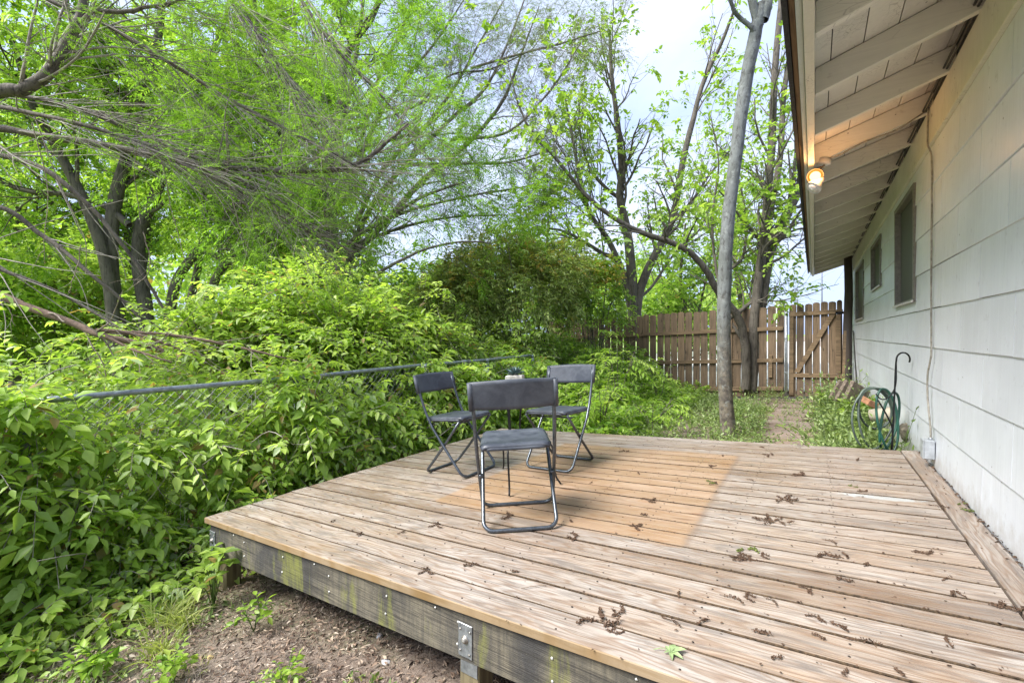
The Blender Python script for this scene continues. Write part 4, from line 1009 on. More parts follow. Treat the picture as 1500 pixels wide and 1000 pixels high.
tree('feathery_conifer', 'tall straight-trunked tree with bright green feathery sprays, left of the open sky', 'tree', T5,
     [dict(k=17, length=2.0, t0=.12, ang=65, up=.05, m=10, wob=.08, curl=-.01, rf=.35), dict(k=8, length=.9, t0=.15, ang=45, m=7, wob=.1, rf=.5), dict(k=2, length=.4, t0=.2, ang=40, m=5, rf=.6, rmin=.0015)],
     dict(anchors=5, k=13, slen=.28, sag=.25, L=.066, asp=.32, out=1.1, jit=.2, f0=.1, kind=LEAF_NEEDLE, keep=lambda p: p[:, 2] > 1.9), M_BARK, L_FEATH, barkm2=M_BARKB)
# pale hazy tree: long limbs sweeping up right against the sky
D6 = 10.5
def L6(*p, r=.06): return limb([(u, v, D6 + k * .12) for k, (u, v) in enumerate(p)], r, .012)
T6 = [L6((470, 560), (474, 480), (490, 430), (510, 380), (560, 330), (620, 262), (680, 215), (735, 150), (760, 90), (790, 10), r=.11),
      L6((500, 400), (545, 300), (600, 235), (660, 175), (710, 130), (745, 60), (775, -20), r=.07),
      L6((510, 380), (540, 352), (600, 330), (660, 319), (735, 315), r=.05),
      L6((520, 330), (560, 250), (620, 190), (665, 130), (700, 70), (740, 0), r=.06),
      L6((500, 300), (550, 180), (590, 120), (640, 60), (680, 0), r=.06),
      L6((600, 240), (680, 240), (740, 238), (790, 225), (830, 210), r=.035),
      L6((660, 205), (740, 195), (790, 150), (820, 110), (850, 60), r=.035),
      L6((560, 320), (630, 300), (700, 285), (760, 275), (810, 262), r=.035),
      L6((690, 100), (760, 80), (830, 62), (880, 45), r=.03),
      L6((530, 200), (560, 100), (590, 40), (620, -30), r=.05),
      L6((540, 150), (600, 160), (660, 110), (720, 100), (780, 70), r=.03)]
tree('hazy_conifer', 'pale thinly-leaved tree whose long limbs sweep up right against the open sky', 'tree', T6,
     [dict(k=17, length=1.7, t0=.25, ang=38, up=.0, m=8, wob=.1, rf=.4), dict(k=7, length=.7, t0=.1, ang=42, m=6, wob=.12, rf=.5, rmin=.003), dict(k=3, length=.32, t0=.1, ang=40, m=4, rf=.6, rmin=.002)],
     dict(anchors=3, k=10, slen=.18, sag=.4, L=.045, asp=.28, out=.9, jit=.3, f0=.1, kind=LEAF_NEEDLE, keep=lambda p: (p[:, 2] > 2.6) & (rng.random(len(p)) < .95)), M_BARKB, L_HAZE, barkm2=M_TWIG)
# brown arching limb, bare, in front of the photinias
w = MB(); P, R = limb([(535, 425, 7.2), (552, 402, 7.2), (575, 388, 7.1), (599, 376, 7.1), (630, 363, 7.1), (667, 356, 7.1), (700, 355, 7.2), (722, 359, 7.3)], .030, .008); w.tube(P, list(R), 8)
tag(w.build('arching_branch', M_BARKB), 'bare brown branch arching to the right in front of the dark evergreen bush', 'branch')
# ---- overhanging foreground tree: trunk stands outside the frame at left
D7 = 3.3
T7 = [limb([(-700, 900, 4.0), (-560, 560, 3.9), (-430, 350, 3.8), (-260, 230, 3.6), (-120, 165, 3.4), (0, 135, D7), (32, 133, D7), (60, 116, D7), (84, 90, D7), (104, 55, D7), (121, 25, D7), (128, -25, D7), (135, -120, D7)], .055, .024, 40),
      limb([(126, 16, D7), (150, 17, D7), (185, 16, D7), (215, 9, D7), (252, 7, D7), (300, -10, D7)], .018, .008, 40),
      limb([(-420, 330, 3.9), (-200, 230, 3.8), (-40, 188, 3.7), (60, 200, 3.7), (140, 211, 3.7), (220, 228, 3.7), (300, 243, 3.7), (360, 249, 3.7), (420, 252, 3.7), (490, 251, 3.7), (535, 238, 3.7), (570, 210, 3.7), (600, 184, 3.7)], .034, .011, 40),
      limb([(-400, 200, 3.9), (-180, 130, 3.7), (-40, 150, 3.6), (70, 172, 3.5), (190, 205, 3.5), (300, 258, 3.5), (380, 300, 3.6), (470, 350, 3.7)], .022, .006, 40),
      limb([(-400, 240, 3.9), (-150, 130, 3.8), (-40, 135, 3.8), (80, 150, 3.8), (180, 185, 3.8), (260, 220, 3.8), (350, 262, 3.8), (430, 320, 3.8), (520, 372, 3.8)], .02, .006, 40),
      limb([(-400, 340, 4.2), (-150, 240, 4.2), (-30, 226, 4.2), (60, 245, 4.2), (130, 300, 4.3), (190, 370, 4.4), (240, 450, 4.5)], .032, .012, 40),
      limb([(-300, 330, 4.2), (-30, 300, 4.2), (60, 345, 4.3), (130, 400, 4.3), (190, 450, 4.4), (225, 490, 4.4)], .026, .01, 40),
      limb([(-300, 60, 3.5), (-40, -20, 3.5), (120, 20, 3.5), (230, 80, 3.5), (330, 140, 3.6), (440, 200, 3.6), (560, 262, 3.7)], .022, .004, 40),
      limb([(100, -300, 4.2), (260, -100, 4.2), (350, 10, 4.2), (400, 80, 4.2), (440, 150, 4.3), (500, 230, 4.4)], .03, .004, 40),
      limb([(200, -300, 4.4), (380, -100, 4.4), (440, 0, 4.4), (500, 80, 4.4), (570, 150, 4.5), (640, 240, 4.6)], .025, .004, 40),
      limb([(-300, 420, 3.6), (-60, 370, 3.6), (0, 395, 3.6), (70, 420, 3.7), (130, 452, 3.8), (180, 480, 3.8)], .02, .006, 40)]
root7, c7, r7 = tree('overhanging_conifer', 'near tree reaching in from the left with drooping bare twigs and feathery sprays', 'tree', T7, [], None, M_BARK, L_FEATH)
LP = np.stack([t[0] for t in T7]); LR = np.stack([t[1] for t in T7])
sel = [2, 3, 4, 7, 8, 9]; sb = [5, 6, 10]
qb, sbr = spawn(LP[sb], LR[sb], 10, 1.0, .2, .9, 14, -.02, 12, .045, -.004, rf=.35, rmin=.0025, tip=.35)
q1, s1 = spawn(LP[sel], LR[sel], 24, 1.25, .2, .9, 12, -.03, 12, .035, -.006, rf=.35, rmin=.0028, tip=.35)
q2, s2 = spawn(q1, s1, 4, .75, .15, .8, 16, -.03, 9, .05, -.012, rf=.6, rmin=.0016, tip=.4)
V, Q = join([tubes(q1, s1, 5), tubes(q2, s2, 3), tubes(qb, sbr, 4)]); mesh_np('bare_twigs', V, Q, M_TWIG, root7, True, world=True)
hang = []
for pts in ([(200, 184), (198, 225), (196, 264), (203, 330)], [(224, 196), (240, 250), (250, 310), (272, 392)], [(46, 180), (60, 240), (69, 290), (66, 350), (66, 384)], [(332, 264), (345, 310), (356, 345), (368, 368)],
            [(50, 170), (80, 260), (120, 350), (118, 400)], [(330, 190), (332, 240), (331, 262)], [(0, 425), (12, 455), (24, 480)], [(120, 360), (112, 400), (100, 430)], [(400, 300), (430, 360), (455, 400)], [(210, 340), (215, 370), (212, 400), (190, 415)]):
    hang.append(resample([W(u, v, 3.5 + .05 * k) for k, (u, v) in enumerate(pts)], 20) + np.cumsum(rng.standard_normal((20, 3)) * .003, 0))
HP = np.stack(hang); V, Q = tubes(HP, np.full(HP.shape[:2], .0042) * np.linspace(1, .5, 20), 5)
h2, hr2 = spawn(HP, np.full(HP.shape[:2], .003), 3, .3, .1, .9, 40, 0, 7, .2, rf=.6, rmin=.0015)
V, Q = join([(V, Q), tubes(h2, hr2, 3)]); mesh_np('pale_twigs', V, Q, M_TWIGP, root7, True, world=True)
# feathery sprays: upper left and along the long limb
g1, gs = spawn(LP[[0, 1, 3, 4, 7, 8, 9]], LR[[0, 1, 3, 4, 7, 8, 9]], 21, 1.0, .35, 1, 38, .10, 9, .08, rf=.3, rmin=.003)
g3, gs3 = spawn(LP[[2]], LR[[2]], 30, .7, .45, 1, 55, .25, 8, .1, rf=.3, rmin=.003)
g1 = np.concatenate([g1, np.stack([resample(p, 9) for p in g3])]); gs = np.concatenate([gs, np.stack([np.interp(np.linspace(0, 1, 9), np.linspace(0, 1, 8), s) for s in gs3])])
g2, gs2 = spawn(g1, gs, 5, .45, .1, 1, 42, .02, 6, .08, rf=.5, rmin=.0016)
V, Q = join([tubes(g1, gs, 4), tubes(g2, gs2, 3)]); mesh_np('green_twigs', V, Q, M_TWIG, root7, True, world=True)
p, d = ends(g2, .05, 5); P, D, N, L, Wd, S, r = sprig(p, d, 22, .14, .25, .020, .24, 1.1, .12, grp=.08)
leaves('crown', P, D, N, L, Wd, L_FEATH, root7, LEAF_NEEDLE, world=True, rnd=r)
# ---- background trees
def bgtree(name, label, u, d, topv, spread, n1, n2, leafmat, L=.14, dens=4, low=.25, barkm=M_BARK, group=None):
    b0 = W(u, 488.5, d); b0[2] = gz(b0[0]) - .1; ht = H + (488.5 - topv) / F * d
    tr = wlimb([b0, b0 + [.15, .1, ht * .3], b0 + [-.1, .1, ht * .6], b0 + [.1, 0, ht * .95]], .035 * ht ** .6, .03)
    l2_ = wlimb([b0 + [.05, 0, ht * .12], b0 + [spread * .25, .2, ht * .4], b0 + [spread * .5, .3, ht * .8]], .02 * ht ** .6, .02)
    l3_ = wlimb([b0 + [-.05, 0, ht * .15], b0 + [-spread * .25, .2, ht * .42], b0 + [-spread * .5, -.3, ht * .82]], .02 * ht ** .6, .02)
    return tree(name, label, 'tree', [tr, l2_, l3_], [dict(k=n1, length=spread, t0=low, ang=55, up=.2, m=7, wob=.14, rf=.4), dict(k=n2, length=spread * .45, t0=.1, ang=48, up=.05, m=6, wob=.15, rf=.5)],
                dict(anchors=dens, k=6, slen=.35, sag=.3, L=L, asp=.6, f0=.1, keep=lambda p: (p[:, 2] > .8) & not_house(p)), barkm, leafmat, group=group)
BG = 'trees crowding beyond the yard'
bgtree('background_tree', 'bright green tree filling the far left edge behind the dark trunks', 20, 13, 60, 3.2, 22, 9, L_BRIGHT, .15, 4, group=BG)
bgtree('background_tree', 'light green tree behind the dark leaning trunks at upper left', 190, 14.5, 20, 3.4, 24, 9, L_BRIGHT, .15, 4, group=BG)
bgtree('background_tree', 'mid green tree between the dark leaning trunks and the feathery tree', 350, 13, 60, 3.0, 24, 9, L_MID, .14, 4, group=BG)
bgtree('background_tree', 'low yellow-green tree glowing under the feathery tree', 470, 15, 300, 2.6, 18, 8, L_BRIGHT, .15, 4, .1, group=BG)
bgtree('background_tree', 'low bright tree behind the left side of the evergreen bush', 620, 17, 378, 2.4, 16, 8, L_BRIGHT, .16, 4, .1, group=BG)
bgtree('background_tree', 'round leafy tree above the right side of the evergreen bush', 800, 16, 290, 2.2, 16, 8, L_BRIGHT, .16, 3, .2, group=BG)
bgtree('background_tree', 'bright green tree just behind the board fence between the two trunk clusters', 1000, 17, 300, 2.0, 16, 8, L_BRIGHT, .17, 3, .1, group=BG)
bgtree('background_tree', 'thin light tree showing behind the trunks left of the gate', 1080, 18, 250, 1.7, 14, 7, L_BRIGHT, .17, 2, .25, group=BG)
bgtree('background_tree', 'low bushy tree closing the gap at the far left edge above the near vines', -60, 9, 330, 2.2, 20, 9, L_BRIGHT, .13, 4, .05, group=BG)
bgtree('background_tree', 'low bushy tree behind the fallen limb, between the far left edge and the dark trunks', 90, 11, 360, 2.2, 20, 9, L_MID, .13, 4, .05, group=BG)
bgtree('background_tree', 'tall bright tree behind the feathery straight-trunked tree at top left of the open sky', 430, 13.5, -40, 2.8, 26, 9, L_BRIGHT, .14, 4, .3, group=BG)
# far wood: one mass
n = 26000; u = rng.uniform(-700, 1090, n); d = rng.uniform(24, 42, n)
topv = np.interp(u, [-700, 0, 300, 480, 560, 700, 860, 960, 1090], [300, 320, 340, 375, 405, 400, 390, 405, 440]) + 14 * np.sin(u * .045) + 9 * np.sin(u * .13 + 2)
v = 500 - (500 - topv) * rng.random(n) ** .8 * 1.0
P = np.stack([W(a, b_, c) for a, b_, c in zip(u, v, d)]); P[:, 2] = np.maximum(P[:, 2], .1)
D = rng.standard_normal((n, 3)); N = rng.standard_normal((n, 3)) + [0, 0, 1]
tag(leaves('far_woods', P, D, N, rng.uniform(.3, .6, n), rng.uniform(.2, .36, n), L_MID, None, LEAF_LO), kind='stuff', label='distant green tree line beyond the yard')
# ================================================================ SHRUBS AND VINES
def bush(name, label, c, rad, nsp, leafmat, L=.08, k=6, slen=.2, asp=.5, lump=.28, shell=.45, seed=1, nst=9, extra=None, kind=LEAF_LO, cat='shrub', up=.25):
    r_ = np.random.default_rng(seed); c = np.array(c, float); base = np.array([c[0], c[1], gz(c[0])])
    root = empty(name, base, label, cat)
    dirs = nrm(r_.standard_normal((nsp, 3)) * [1, 1, 1]); dirs[:, 2] = np.where(dirs[:, 2] < -.55, -dirs[:, 2], dirs[:, 2])
    ph = r_.uniform(0, 6, 6); lm = 1 + lump * (np.sin(3.1 * dirs[:, 0] + ph[0]) * np.sin(3.7 * dirs[:, 2] + ph[1]) + .6 * np.sin(6.3 * dirs[:, 1] + ph[2] + 3 * dirs[:, 0]) * np.sin(5.1 * dirs[:, 2] + ph[3]))
    rr_ = (1 - shell * r_.random(nsp) ** 1.6) * lm
    pos = c + dirs * rr_[:, None] * np.array(rad); pos[:, 2] = np.maximum(pos[:, 2], gz(pos[:, 0]) + .05)
    d = dirs + .55 * r_.standard_normal((nsp, 3)); d[:, 2] += up
    P, D, N, LL, Wd, S, r = sprig(pos, d, k, slen, .35, L, asp)
    st = []
    for q in range(nst):
        a = r_.uniform(0, 2 * PI); e = c + np.array(rad) * [.75 * math.cos(a), .75 * math.sin(a), r_.uniform(.1, .8)]
        st.append(resample([base + [.08 * math.cos(a), .08 * math.sin(a), -.05], (base * .5 + e * .5) + r_.uniform(-.1, .1, 3), e], 14))
    st = np.stack(st); sr = np.full(st.shape[:2], .02) * np.linspace(1, .3, 14)
    b1, br = spawn(st, sr, 10, max(rad) * .6, .15, 1, 45, .1, 7, .12, rf=.5)
    V, Q = join([tubes(st, sr, 6), tubes(b1, br, 4), tubes(S, np.full(S.shape[:2], .0022), 3)]); mesh_np('stems', V, Q, M_BARKB, root, True, world=True)
    if extra:
        red = (r_.random(nsp) < extra[1]) & (pos[:, 2] > c[2] + rad[2] * .25); m_ = np.repeat(red, k)
        leaves('foliage', P[~m_], D[~m_], N[~m_], LL[~m_], Wd[~m_], leafmat, root, kind, world=True, rnd=r[~m_])
        if m_.any(): leaves('new_growth', P[m_], D[m_], N[m_], LL[m_], Wd[m_], extra[0], root, kind, world=True, rnd=r[m_])
    else: leaves('foliage', P, D, N, LL, Wd, leafmat, root, kind, world=True, rnd=r)
    return root
c = W(770, 428, 9.6); bush('evergreen_bush', 'big dark evergreen bush with rusty new tips, centre of the view', c, (1.25, 1.1, 1.15), 3900, L_DARK, .09, 7, .24, .36, .42, seed=4, extra=(L_RED, .16))
c = W(672, 452, 9.0); bush('evergreen_bush', 'smaller dark evergreen bush tucked left of the big one', c, (.95, .9, .95), 2500, L_DARK, .09, 7, .24, .36, .42, seed=6, extra=(L_RED, .16))
c = W(873, 440, 10.6); bush('evergreen_bush', 'light green bush with orange-red young leaves near the board fence end', c, (.75, .7, 1.05), 1500, L_BRIGHT, .085, 6, .2, .42, seed=8, extra=(L_RED, .3))
c = W(480, 524, 6.3); bush('leafy_shrub', 'tall broad-leaved shrub rising over the wire fence left of the side-on chair', c, (1.1, 1.2, .85), 2500, L_VINE, .10, 6, .30, .5, .5, .6, seed=10, kind=LEAF_HI)
c = W(590, 515, 7.0); bush('leafy_shrub', 'bright shrub behind the wire fence straight above the side-on chair', c, (.9, .9, .65), 1700, L_MID, .095, 6, .30, .5, .5, .6, seed=12)
c = W(345, 515, 6.2); bush('leafy_shrub', 'leafy shrub rising behind the long dark twigs above the rail', c, (1.0, 1.0, .7), 1600, L_MID, .10, 6, .30, .5, .5, .6, seed=13, kind=LEAF_HI)
# undergrowth beyond the wire fence
def mass(name, n, X0, X1, Y0, Y1, top, leafmat, L, k, slen, label, dens=None, kind=LEAF_HI, asp=.52, dirb=(.5, -.3, .5), stem=True, edge=.0, low=.02, pw=.75, sag=.4):
    x = rng.uniform(X0, X1, n); y = rng.uniform(Y0, Y1, n); tp = top(x, y); z = gz(x) + low + (tp - gz(x) - low) * rng.random(n) ** pw
    pos = np.stack([x, y, z], 1)
    if dens is not None: pos = pos[rng.random(n) < dens(pos)]
    d = np.array(dirb) + .8 * rng.standard_normal(pos.shape)
    P, D, N, LL, Wd, S, r = sprig(pos, d, k, slen, sag, L, asp)
    o = leaves(name, P, D, N, LL, Wd, leafmat, None, kind, rnd=r); tag(o, label, kind='stuff')
    return o, S
def ltop(x, y): return 1.02 + .20 * np.sin(y * 1.7 + 1) * np.sin(x * 1.3) + .10 * np.sin(y * 5.1) + .18 * np.interp(y, [-1, 2, 4, 8], [.2, .3, .9, 1.2])
o, S1 = mass('undergrowth', 6800, -7.5, -4.1, -1.5, 11.3, lambda x, y: ltop(x, y), L_MID, .10, 6, .24, 'mixed green undergrowth beyond the wire fence')
# vines hanging on the camera side of the fence
def vdens(p):
    y, z, x = p[:, 1], p[:, 2], p[:, 0]; rl = crail(y)
    hid = ((y > 2.18) & (y < 2.62)) | ((y > 4.0) & (y < 4.3))
    hid = hid | (y < .66); dd = np.where(z > rl - .07, np.where(hid, 1, 0.0), 1.)
    thin = ((y > 2.7) & (y < 4.0) & (z > rl - .32)) | ((y > .9) & (y < 2.1) & (z > rl - .22))
    dd = np.where(thin, dd * .22, dd)
    gap = np.exp(-((y - 1.75) / .35) ** 2 - ((z - gz(x) - .12) / .2) ** 2) + np.exp(-((y - 2.9) / .5) ** 2 - ((z - gz(x) - .1) / .22) ** 2)
    dd = dd * (1 - .93 * np.clip(gap, 0, 1))
    front = -3.92 + .34 * np.clip(1.1 - (z - gz(x)) * .9, .15, 1) + .10 * np.sin(y * 3.1) + .07 * np.sin(y * 7 + z * 6)
    return np.where(x < front, dd, 0)
o, S2 = mass('fence_vines', 11500, -4.12, -3.35, -.2, 7.2, lambda x, y: crail(y) + .1, L_VINE, .098, 7, .22, 'leafy vines covering the wire fence beside the deck', vdens, dirb=(.75, -.3, .15), pw=.85)
# larger pale leaves nearest the camera at far left
o, S3 = mass('near_vines', 1250, -4.3, -3.1, -1.4, .75, lambda x, y: gz(x) + np.interp(x, [-4.2, -3.1], [1.35, .55]) - .42 * np.clip((y - .2) / .4, 0, 1), L_VINE, .13, 6, .26, 'big-leaved vines in the near left corner', lambda p: np.where(p[:, 0] < -3.35 - .25 * np.sin(p[:, 1] * 4) - .22 * np.clip(p[:, 1] - .1, 0, 1), 1, 0.), dirb=(.6, .2, .4))
# vines creeping around the far end towards the board fence
o, S4 = mass('back_undergrowth', 6800, -6.2, -2.1, 5.4, 11.3, lambda x, y: gz(x) + np.interp(x, [-6, -3.6, -2.9, -2.1], [1.6, 1.15, .6, .2]) * (1 + .2 * np.sin(y * 2.3 + x * 3)), L_BRIGHT, .085, 7, .24, 'bright undergrowth between the wire fence end and the board fence', dirb=(.5, -.3, .5), kind=LEAF_LO)
o, S5 = mass('creeping_vines', 1150, -4.0, -3.05, .2, 2.6, lambda x, y: gz(x) + .10 + .28 * np.clip((-3.25 - x) * 2, 0, 1), L_VINE, .075, 6, .2, 'vine shoots creeping over the soil towards the deck corner', lambda p: np.where(p[:, 1] < 1.28, .6, np.where(p[:, 0] < -3.26, 1., 0)), dirb=(.8, -.3, .25))
def shoots(n, X0, X1, Y0, Y1, zf, L, sl, seed, dirb):
    r_ = np.random.default_rng(seed); x = r_.uniform(X0, X1, n); y = r_.uniform(Y0, Y1, n); pos = np.stack([x, y, zf(x, y)], 1)
    return sprig(pos, np.array(dirb) + .45 * r_.standard_normal((n, 3)), 13, sl, .55, L, .5, .95, .25)
sh = [shoots(330, -6.6, -4.1, .2, 8.5, lambda x, y: ltop(x, y) + rng.uniform(-.15, .25, len(x)), .085, .62, 1, (.25, -.1, 1.)),
      shoots(90, -5.8, -4.3, 2.2, 5.2, lambda x, y: 1.75 + .35 * rng.random(len(x)), .085, .6, 2, (.1, -.1, 1.)),
      shoots(110, -3.95, -3.6, .3, 6.4, lambda x, y: gz(x) + rng.uniform(.3, .95, len(x)), .085, .42, 3, (1., -.3, .4))]
cc_ = [np.concatenate([t[k] for t in sh]) for k in range(7)]
tag(leaves('arching_shoots', cc_[0], cc_[1], cc_[2], cc_[3], cc_[4], L_VINE, None, LEAF_HI, rnd=cc_[6]), 'loose arching leafy shoots sticking out of the undergrowth', kind='stuff')
allS = np.concatenate([cc_[5], S1, S2, S3, S4, S5]); allS = allS[rng.random(len(allS)) < .8]
V, Q = tubes(allS, np.full(allS.shape[:2], .0021), 3)
# woody vine stems and dead tangle
def tangle(n, X0, X1, Y0, Y1, Z1, L, r, m=9, wob=.28, dirb=(0, 0, .5)):
    x = rng.uniform(X0, X1, n); y = rng.uniform(Y0, Y1, n); p = np.stack([x, y, gz(x) + rng.random(n) * Z1], 1); d = nrm(rng.standard_normal((n, 3)) + dirb); out = [p]
    st = L * rng.uniform(.5, 1.4, (n, 1)) / m
    for _ in range(m - 1):
        p = p + d * st; p[:, 2] = np.maximum(p[:, 2], gz(p[:, 0]) + .01); out.append(p); d = nrm(d + wob * rng.standard_normal(d.shape) + [0, 0, -.03])
    return np.stack(out, 1), np.full((n, m), r) * rng.uniform(.5, 1.5, (n, 1)) * np.linspace(1, .5, m)
ta, tr_ = tangle(320, -4.25, -3.8, .2, 6.8, .9, .9, .0035); tb_, tr2 = tangle(900, -4.3, -3.45, .3, 6.6, .12, .5, .002, dirb=(0, 0, .1)); tc_, tr3 = tangle(500, -7, -4.2, 0, 10, 1.0, 1.2, .005)
V2, Q2 = join([(V, Q), tubes(ta, tr_, 4), tubes(tb_, tr2, 3), tubes(tc_, tr3, 4)])
tag(mesh_np('vine_stems', V2, Q2, M_TWIG, None, True), 'tangled brown vine stems and dead twigs under the leaves', kind='stuff')
# fallen limb lying across the vines
fb = empty('fallen_limb', W(0, 430, 3.9), 'thick bare broken limb resting across the vines at the left edge', 'branch')
P, R = limb([(-60, 405, 3.9), (0, 432, 3.9), (50, 453, 3.95), (105, 472, 4.0), (150, 488, 4.0), (200, 499, 4.1), (240, 512, 4.2)], .036, .02)
P2, R2 = limb([(140, 484, 4.0), (175, 486, 4.1), (215, 495, 4.2), (262, 515, 4.3), (300, 530, 4.4)], .02, .008)
P3, R3 = limb([(150, 489, 4.0), (190, 510, 4.0), (225, 522, 4.0), (248, 529, 4.0)], .014, .006)
P4, R4 = limb([(170, 486, 4.1), (240, 490, 4.3), (300, 500, 4.4), (380, 520, 4.5), (450, 537, 4.6)], .018, .007)
LPp = np.stack([P, P2, P3, P4]); LRr = np.stack([R, R2, R3, R4]); V, Q = tubes(LPp, LRr, 10, .05); mesh_np('limb', V, Q, M_LOG, fb, True, world=True)
t1, tr1 = spawn(LPp, LRr, 9, .7, .3, 1, 35, .05, 8, .1, rf=.3); V, Q = tubes(t1, tr1, 5); mesh_np('twigs', V, Q, M_TWIGP, fb, True, world=True)
# arching saplings with long compound leaves
def sapling(label, u, v, d, n, hgt, seed, kx=12, L=.095, m_=None, sl=.42):
    r_ = np.random.default_rng(seed); b0 = W(u, v, d); b0[2] = gz(b0[0]); root = empty('sapling', b0, label, 'sapling', 'young saplings behind the deck')
    st = []
    for q in range(n):
        a = r_.uniform(0, 2 * PI); st.append(resample([b0, b0 + [.1 * math.cos(a), .1 * math.sin(a), hgt * .55], b0 + [.28 * math.cos(a), .28 * math.sin(a), hgt * r_.uniform(.8, 1.1)]], 10))
    st = np.stack(st); sr = np.full(st.shape[:2], .008) * np.linspace(1, .4, 10); V, Q = tubes(st, sr, 6)
    p, dd = ends(st, .35, 7); dd = nrm(dd * [1, 1, .4] + [0, 0, .25] + .3 * r_.standard_normal(dd.shape))
    P, D, N, LL, Wd, S, r = sprig(p, dd, kx, sl, .55, L, .36, .95, .16, grp=.06)
    V, Q = join([(V, Q), tubes(S, np.full(S.shape[:2], .0025), 4)]); mesh_np('stems', V, Q, M_BARKB, root, True, world=True)
    leaves('foliage', P, D, N, LL, Wd, m_ or L_BRIGHT, root, LEAF_HI, world=True, rnd=r)
sapling('sapling with long arching leaves in front of the left end of the board fence', 905, 600, 7.4, 6, 1.4, 3)
sapling('sapling with drooping leaves closest to the far chair on the deck', 880, 600, 6.4, 5, .95, 4)
sapling('low bright sapling between the far chair and the slender grey trunk', 955, 600, 6.6, 5, .55, 5)
sapling('sapling spreading over the weeds before the middle of the board fence', 965, 590, 8.6, 5, 1.15, 6)
sapling('tall airy sapling hiding the far left end of the board fence', 880, 600, 9.0, 7, 1.7, 9)
sapling('tiny sapling with one tuft of leaves at the board fence foot', 925, 580, 9.6, 3, 1.05, 7)
# low weeds beyond the deck
def weeds(name, n, X0, X1, Y0, Y1, hfun, L, label, leafmat=L_WEED, k=6, dens=None):
    x = rng.uniform(X0, X1, n); y = rng.uniform(Y0, Y1, n); h_ = hfun(x, y) * rng.uniform(.35, 1.1, n)
    if dens is not None: ok = rng.random(n) < dens(x, y); x, y, h_ = x[ok], y[ok], h_[ok]
    pos = np.stack([x, y, gz(x) + h_ * .35 * rng.random(len(x))], 1); d = nrm(np.stack([.5 * rng.standard_normal(len(x)), .5 * rng.standard_normal(len(x)), np.ones(len(x))], 1))
    P, D, N, LL, Wd, S, r = sprig(pos, d, k, h_[:, None], .1, L, .42, 1.0, .45)
    leaves(name, P, D, N, LL, Wd, leafmat, None, LEAF_LO, rnd=r)
    o = COL.objects[-1]; tag(o, label, kind='stuff'); V, Q = tubes(S, np.full(S.shape[:2], .0018), 3); return V, Q
pathx = lambda y: -.17 + .10 * np.sin(y * 1.3) - .02 * (y - 5)
wv = [weeds('mulch_weeds', 3600, -4.3, -1.2, .0, 1.3, lambda x, y: .07 + .03 * np.sin(x * 5), .032, 'tiny pale green weeds sprinkled over the mulch at lower left', L_WEED, 5, dens=lambda x, y: np.clip(.22 + .55 * np.sin(x * 2.7 + 1.3) * np.sin(y * 4.1) + np.clip(1.0 - (y - .0) * 1.3, 0, 1) * np.clip((-x - 1.3) * .8, 0, 1) * .55 + np.clip((-x - 3.2) * 1.5, 0, 1), 0, 1)),
      weeds('weeds', 6800, -4.2, -.35, 4.65, 11.5, lambda x, y: .24 + .10 * np.sin(x * 3 + y * 2), .055, 'low green weeds between the deck and the board fence', dens=lambda x, y: np.clip((np.abs(x - pathx(y)) - .27) * 8, 0, 1) * np.clip(.75 + .6 * np.sin(x * 2.1 + 1.2 * y), .18, 1)),
      weeds('wall_weeds', 1300, .08, .66, 4.65, 10.6, lambda x, y: .50 + .14 * np.sin(y * 3), .065, 'weeds growing between the stone path and the house wall', L_WEED),
      weeds('path_weeds', 800, -.5, .15, 4.8, 11.2, lambda x, y: .08 + 0 * x, .035, 'tiny weeds in the joints of the stone path')]
V, Q = join(wv); tag(mesh_np('weed_stems', V, Q, L_WEED, None), 'thin green weed stems behind the deck', kind='stuff')
def plant(name, label, at, n, hgt, L, asp, leafmat, seed, k=5, cat='plant', whorl=False, lean=(0, 0)):
    r_ = np.random.default_rng(seed); b0 = np.array([at[0], at[1], gz(at[0])]); root = empty(name, b0, label, cat)
    pos, dd = [], []; st = []
    for q in range(n):
        a = r_.uniform(0, 2 * PI); rr_ = r_.uniform(.1, .5) * hgt; e = b0 + [rr_ * math.cos(a) + lean[0], rr_ * math.sin(a) + lean[1], hgt * r_.uniform(.45, 1.1)]
        st.append(resample([b0, (b0 + e) / 2 + [0, 0, hgt * .15], e], 8))
        if whorl:
            for w_ in range(5): b = 2 * PI * w_ / 5 + a; pos.append(e); dd.append((math.cos(b), math.sin(b), .05))
    st = np.stack(st); parts = [tubes(st, np.full(st.shape[:2], .0028), 5)]
    if whorl:
        pos = np.array(pos); dd = np.array(dd) + .15 * r_.standard_normal((len(pos), 3)); nn = np.tile([0, 0, 1.], (len(pos), 1)) + .25 * r_.standard_normal((len(pos), 3))
        LL = L * r_.uniform(.7, 1.15, len(pos)); leaves('foliage', pos, dd, nn, LL, LL * asp, leafmat, root, LEAF_HI, world=True)
    else:
        p, d2 = ends(st, .3, 4); P, D, N, LL, Wd, S, r = sprig(p, d2 + [0, 0, .3], k, .1, .3, L, asp); parts.append(tubes(S, np.full(S.shape[:2], .0018), 4))
        leaves('foliage', P, D, N, LL, Wd, leafmat, root, LEAF_HI, world=True, rnd=r)
    V, Q = join(parts); mesh_np('stems', V, Q, L_WEED, root, True, world=True)
q = on_ground(312, 892); plant('creeper_plant', 'five-fingered creeper plant growing at the near deck post', q, 8, .34, .085, .5, L_MID, 3, whorl=True)
q = on_ground(190, 862); plant('seedling', 'small leafy seedling on the bare mulch left of the creeper plant', q, 6, .16, .06, .5, L_MID, 5)
q = on_ground(130, 858); plant('seedling', 'leafy seedling at the foot of the vines beside the grass tufts', q, 8, .26, .07, .5, L_MID, 6)
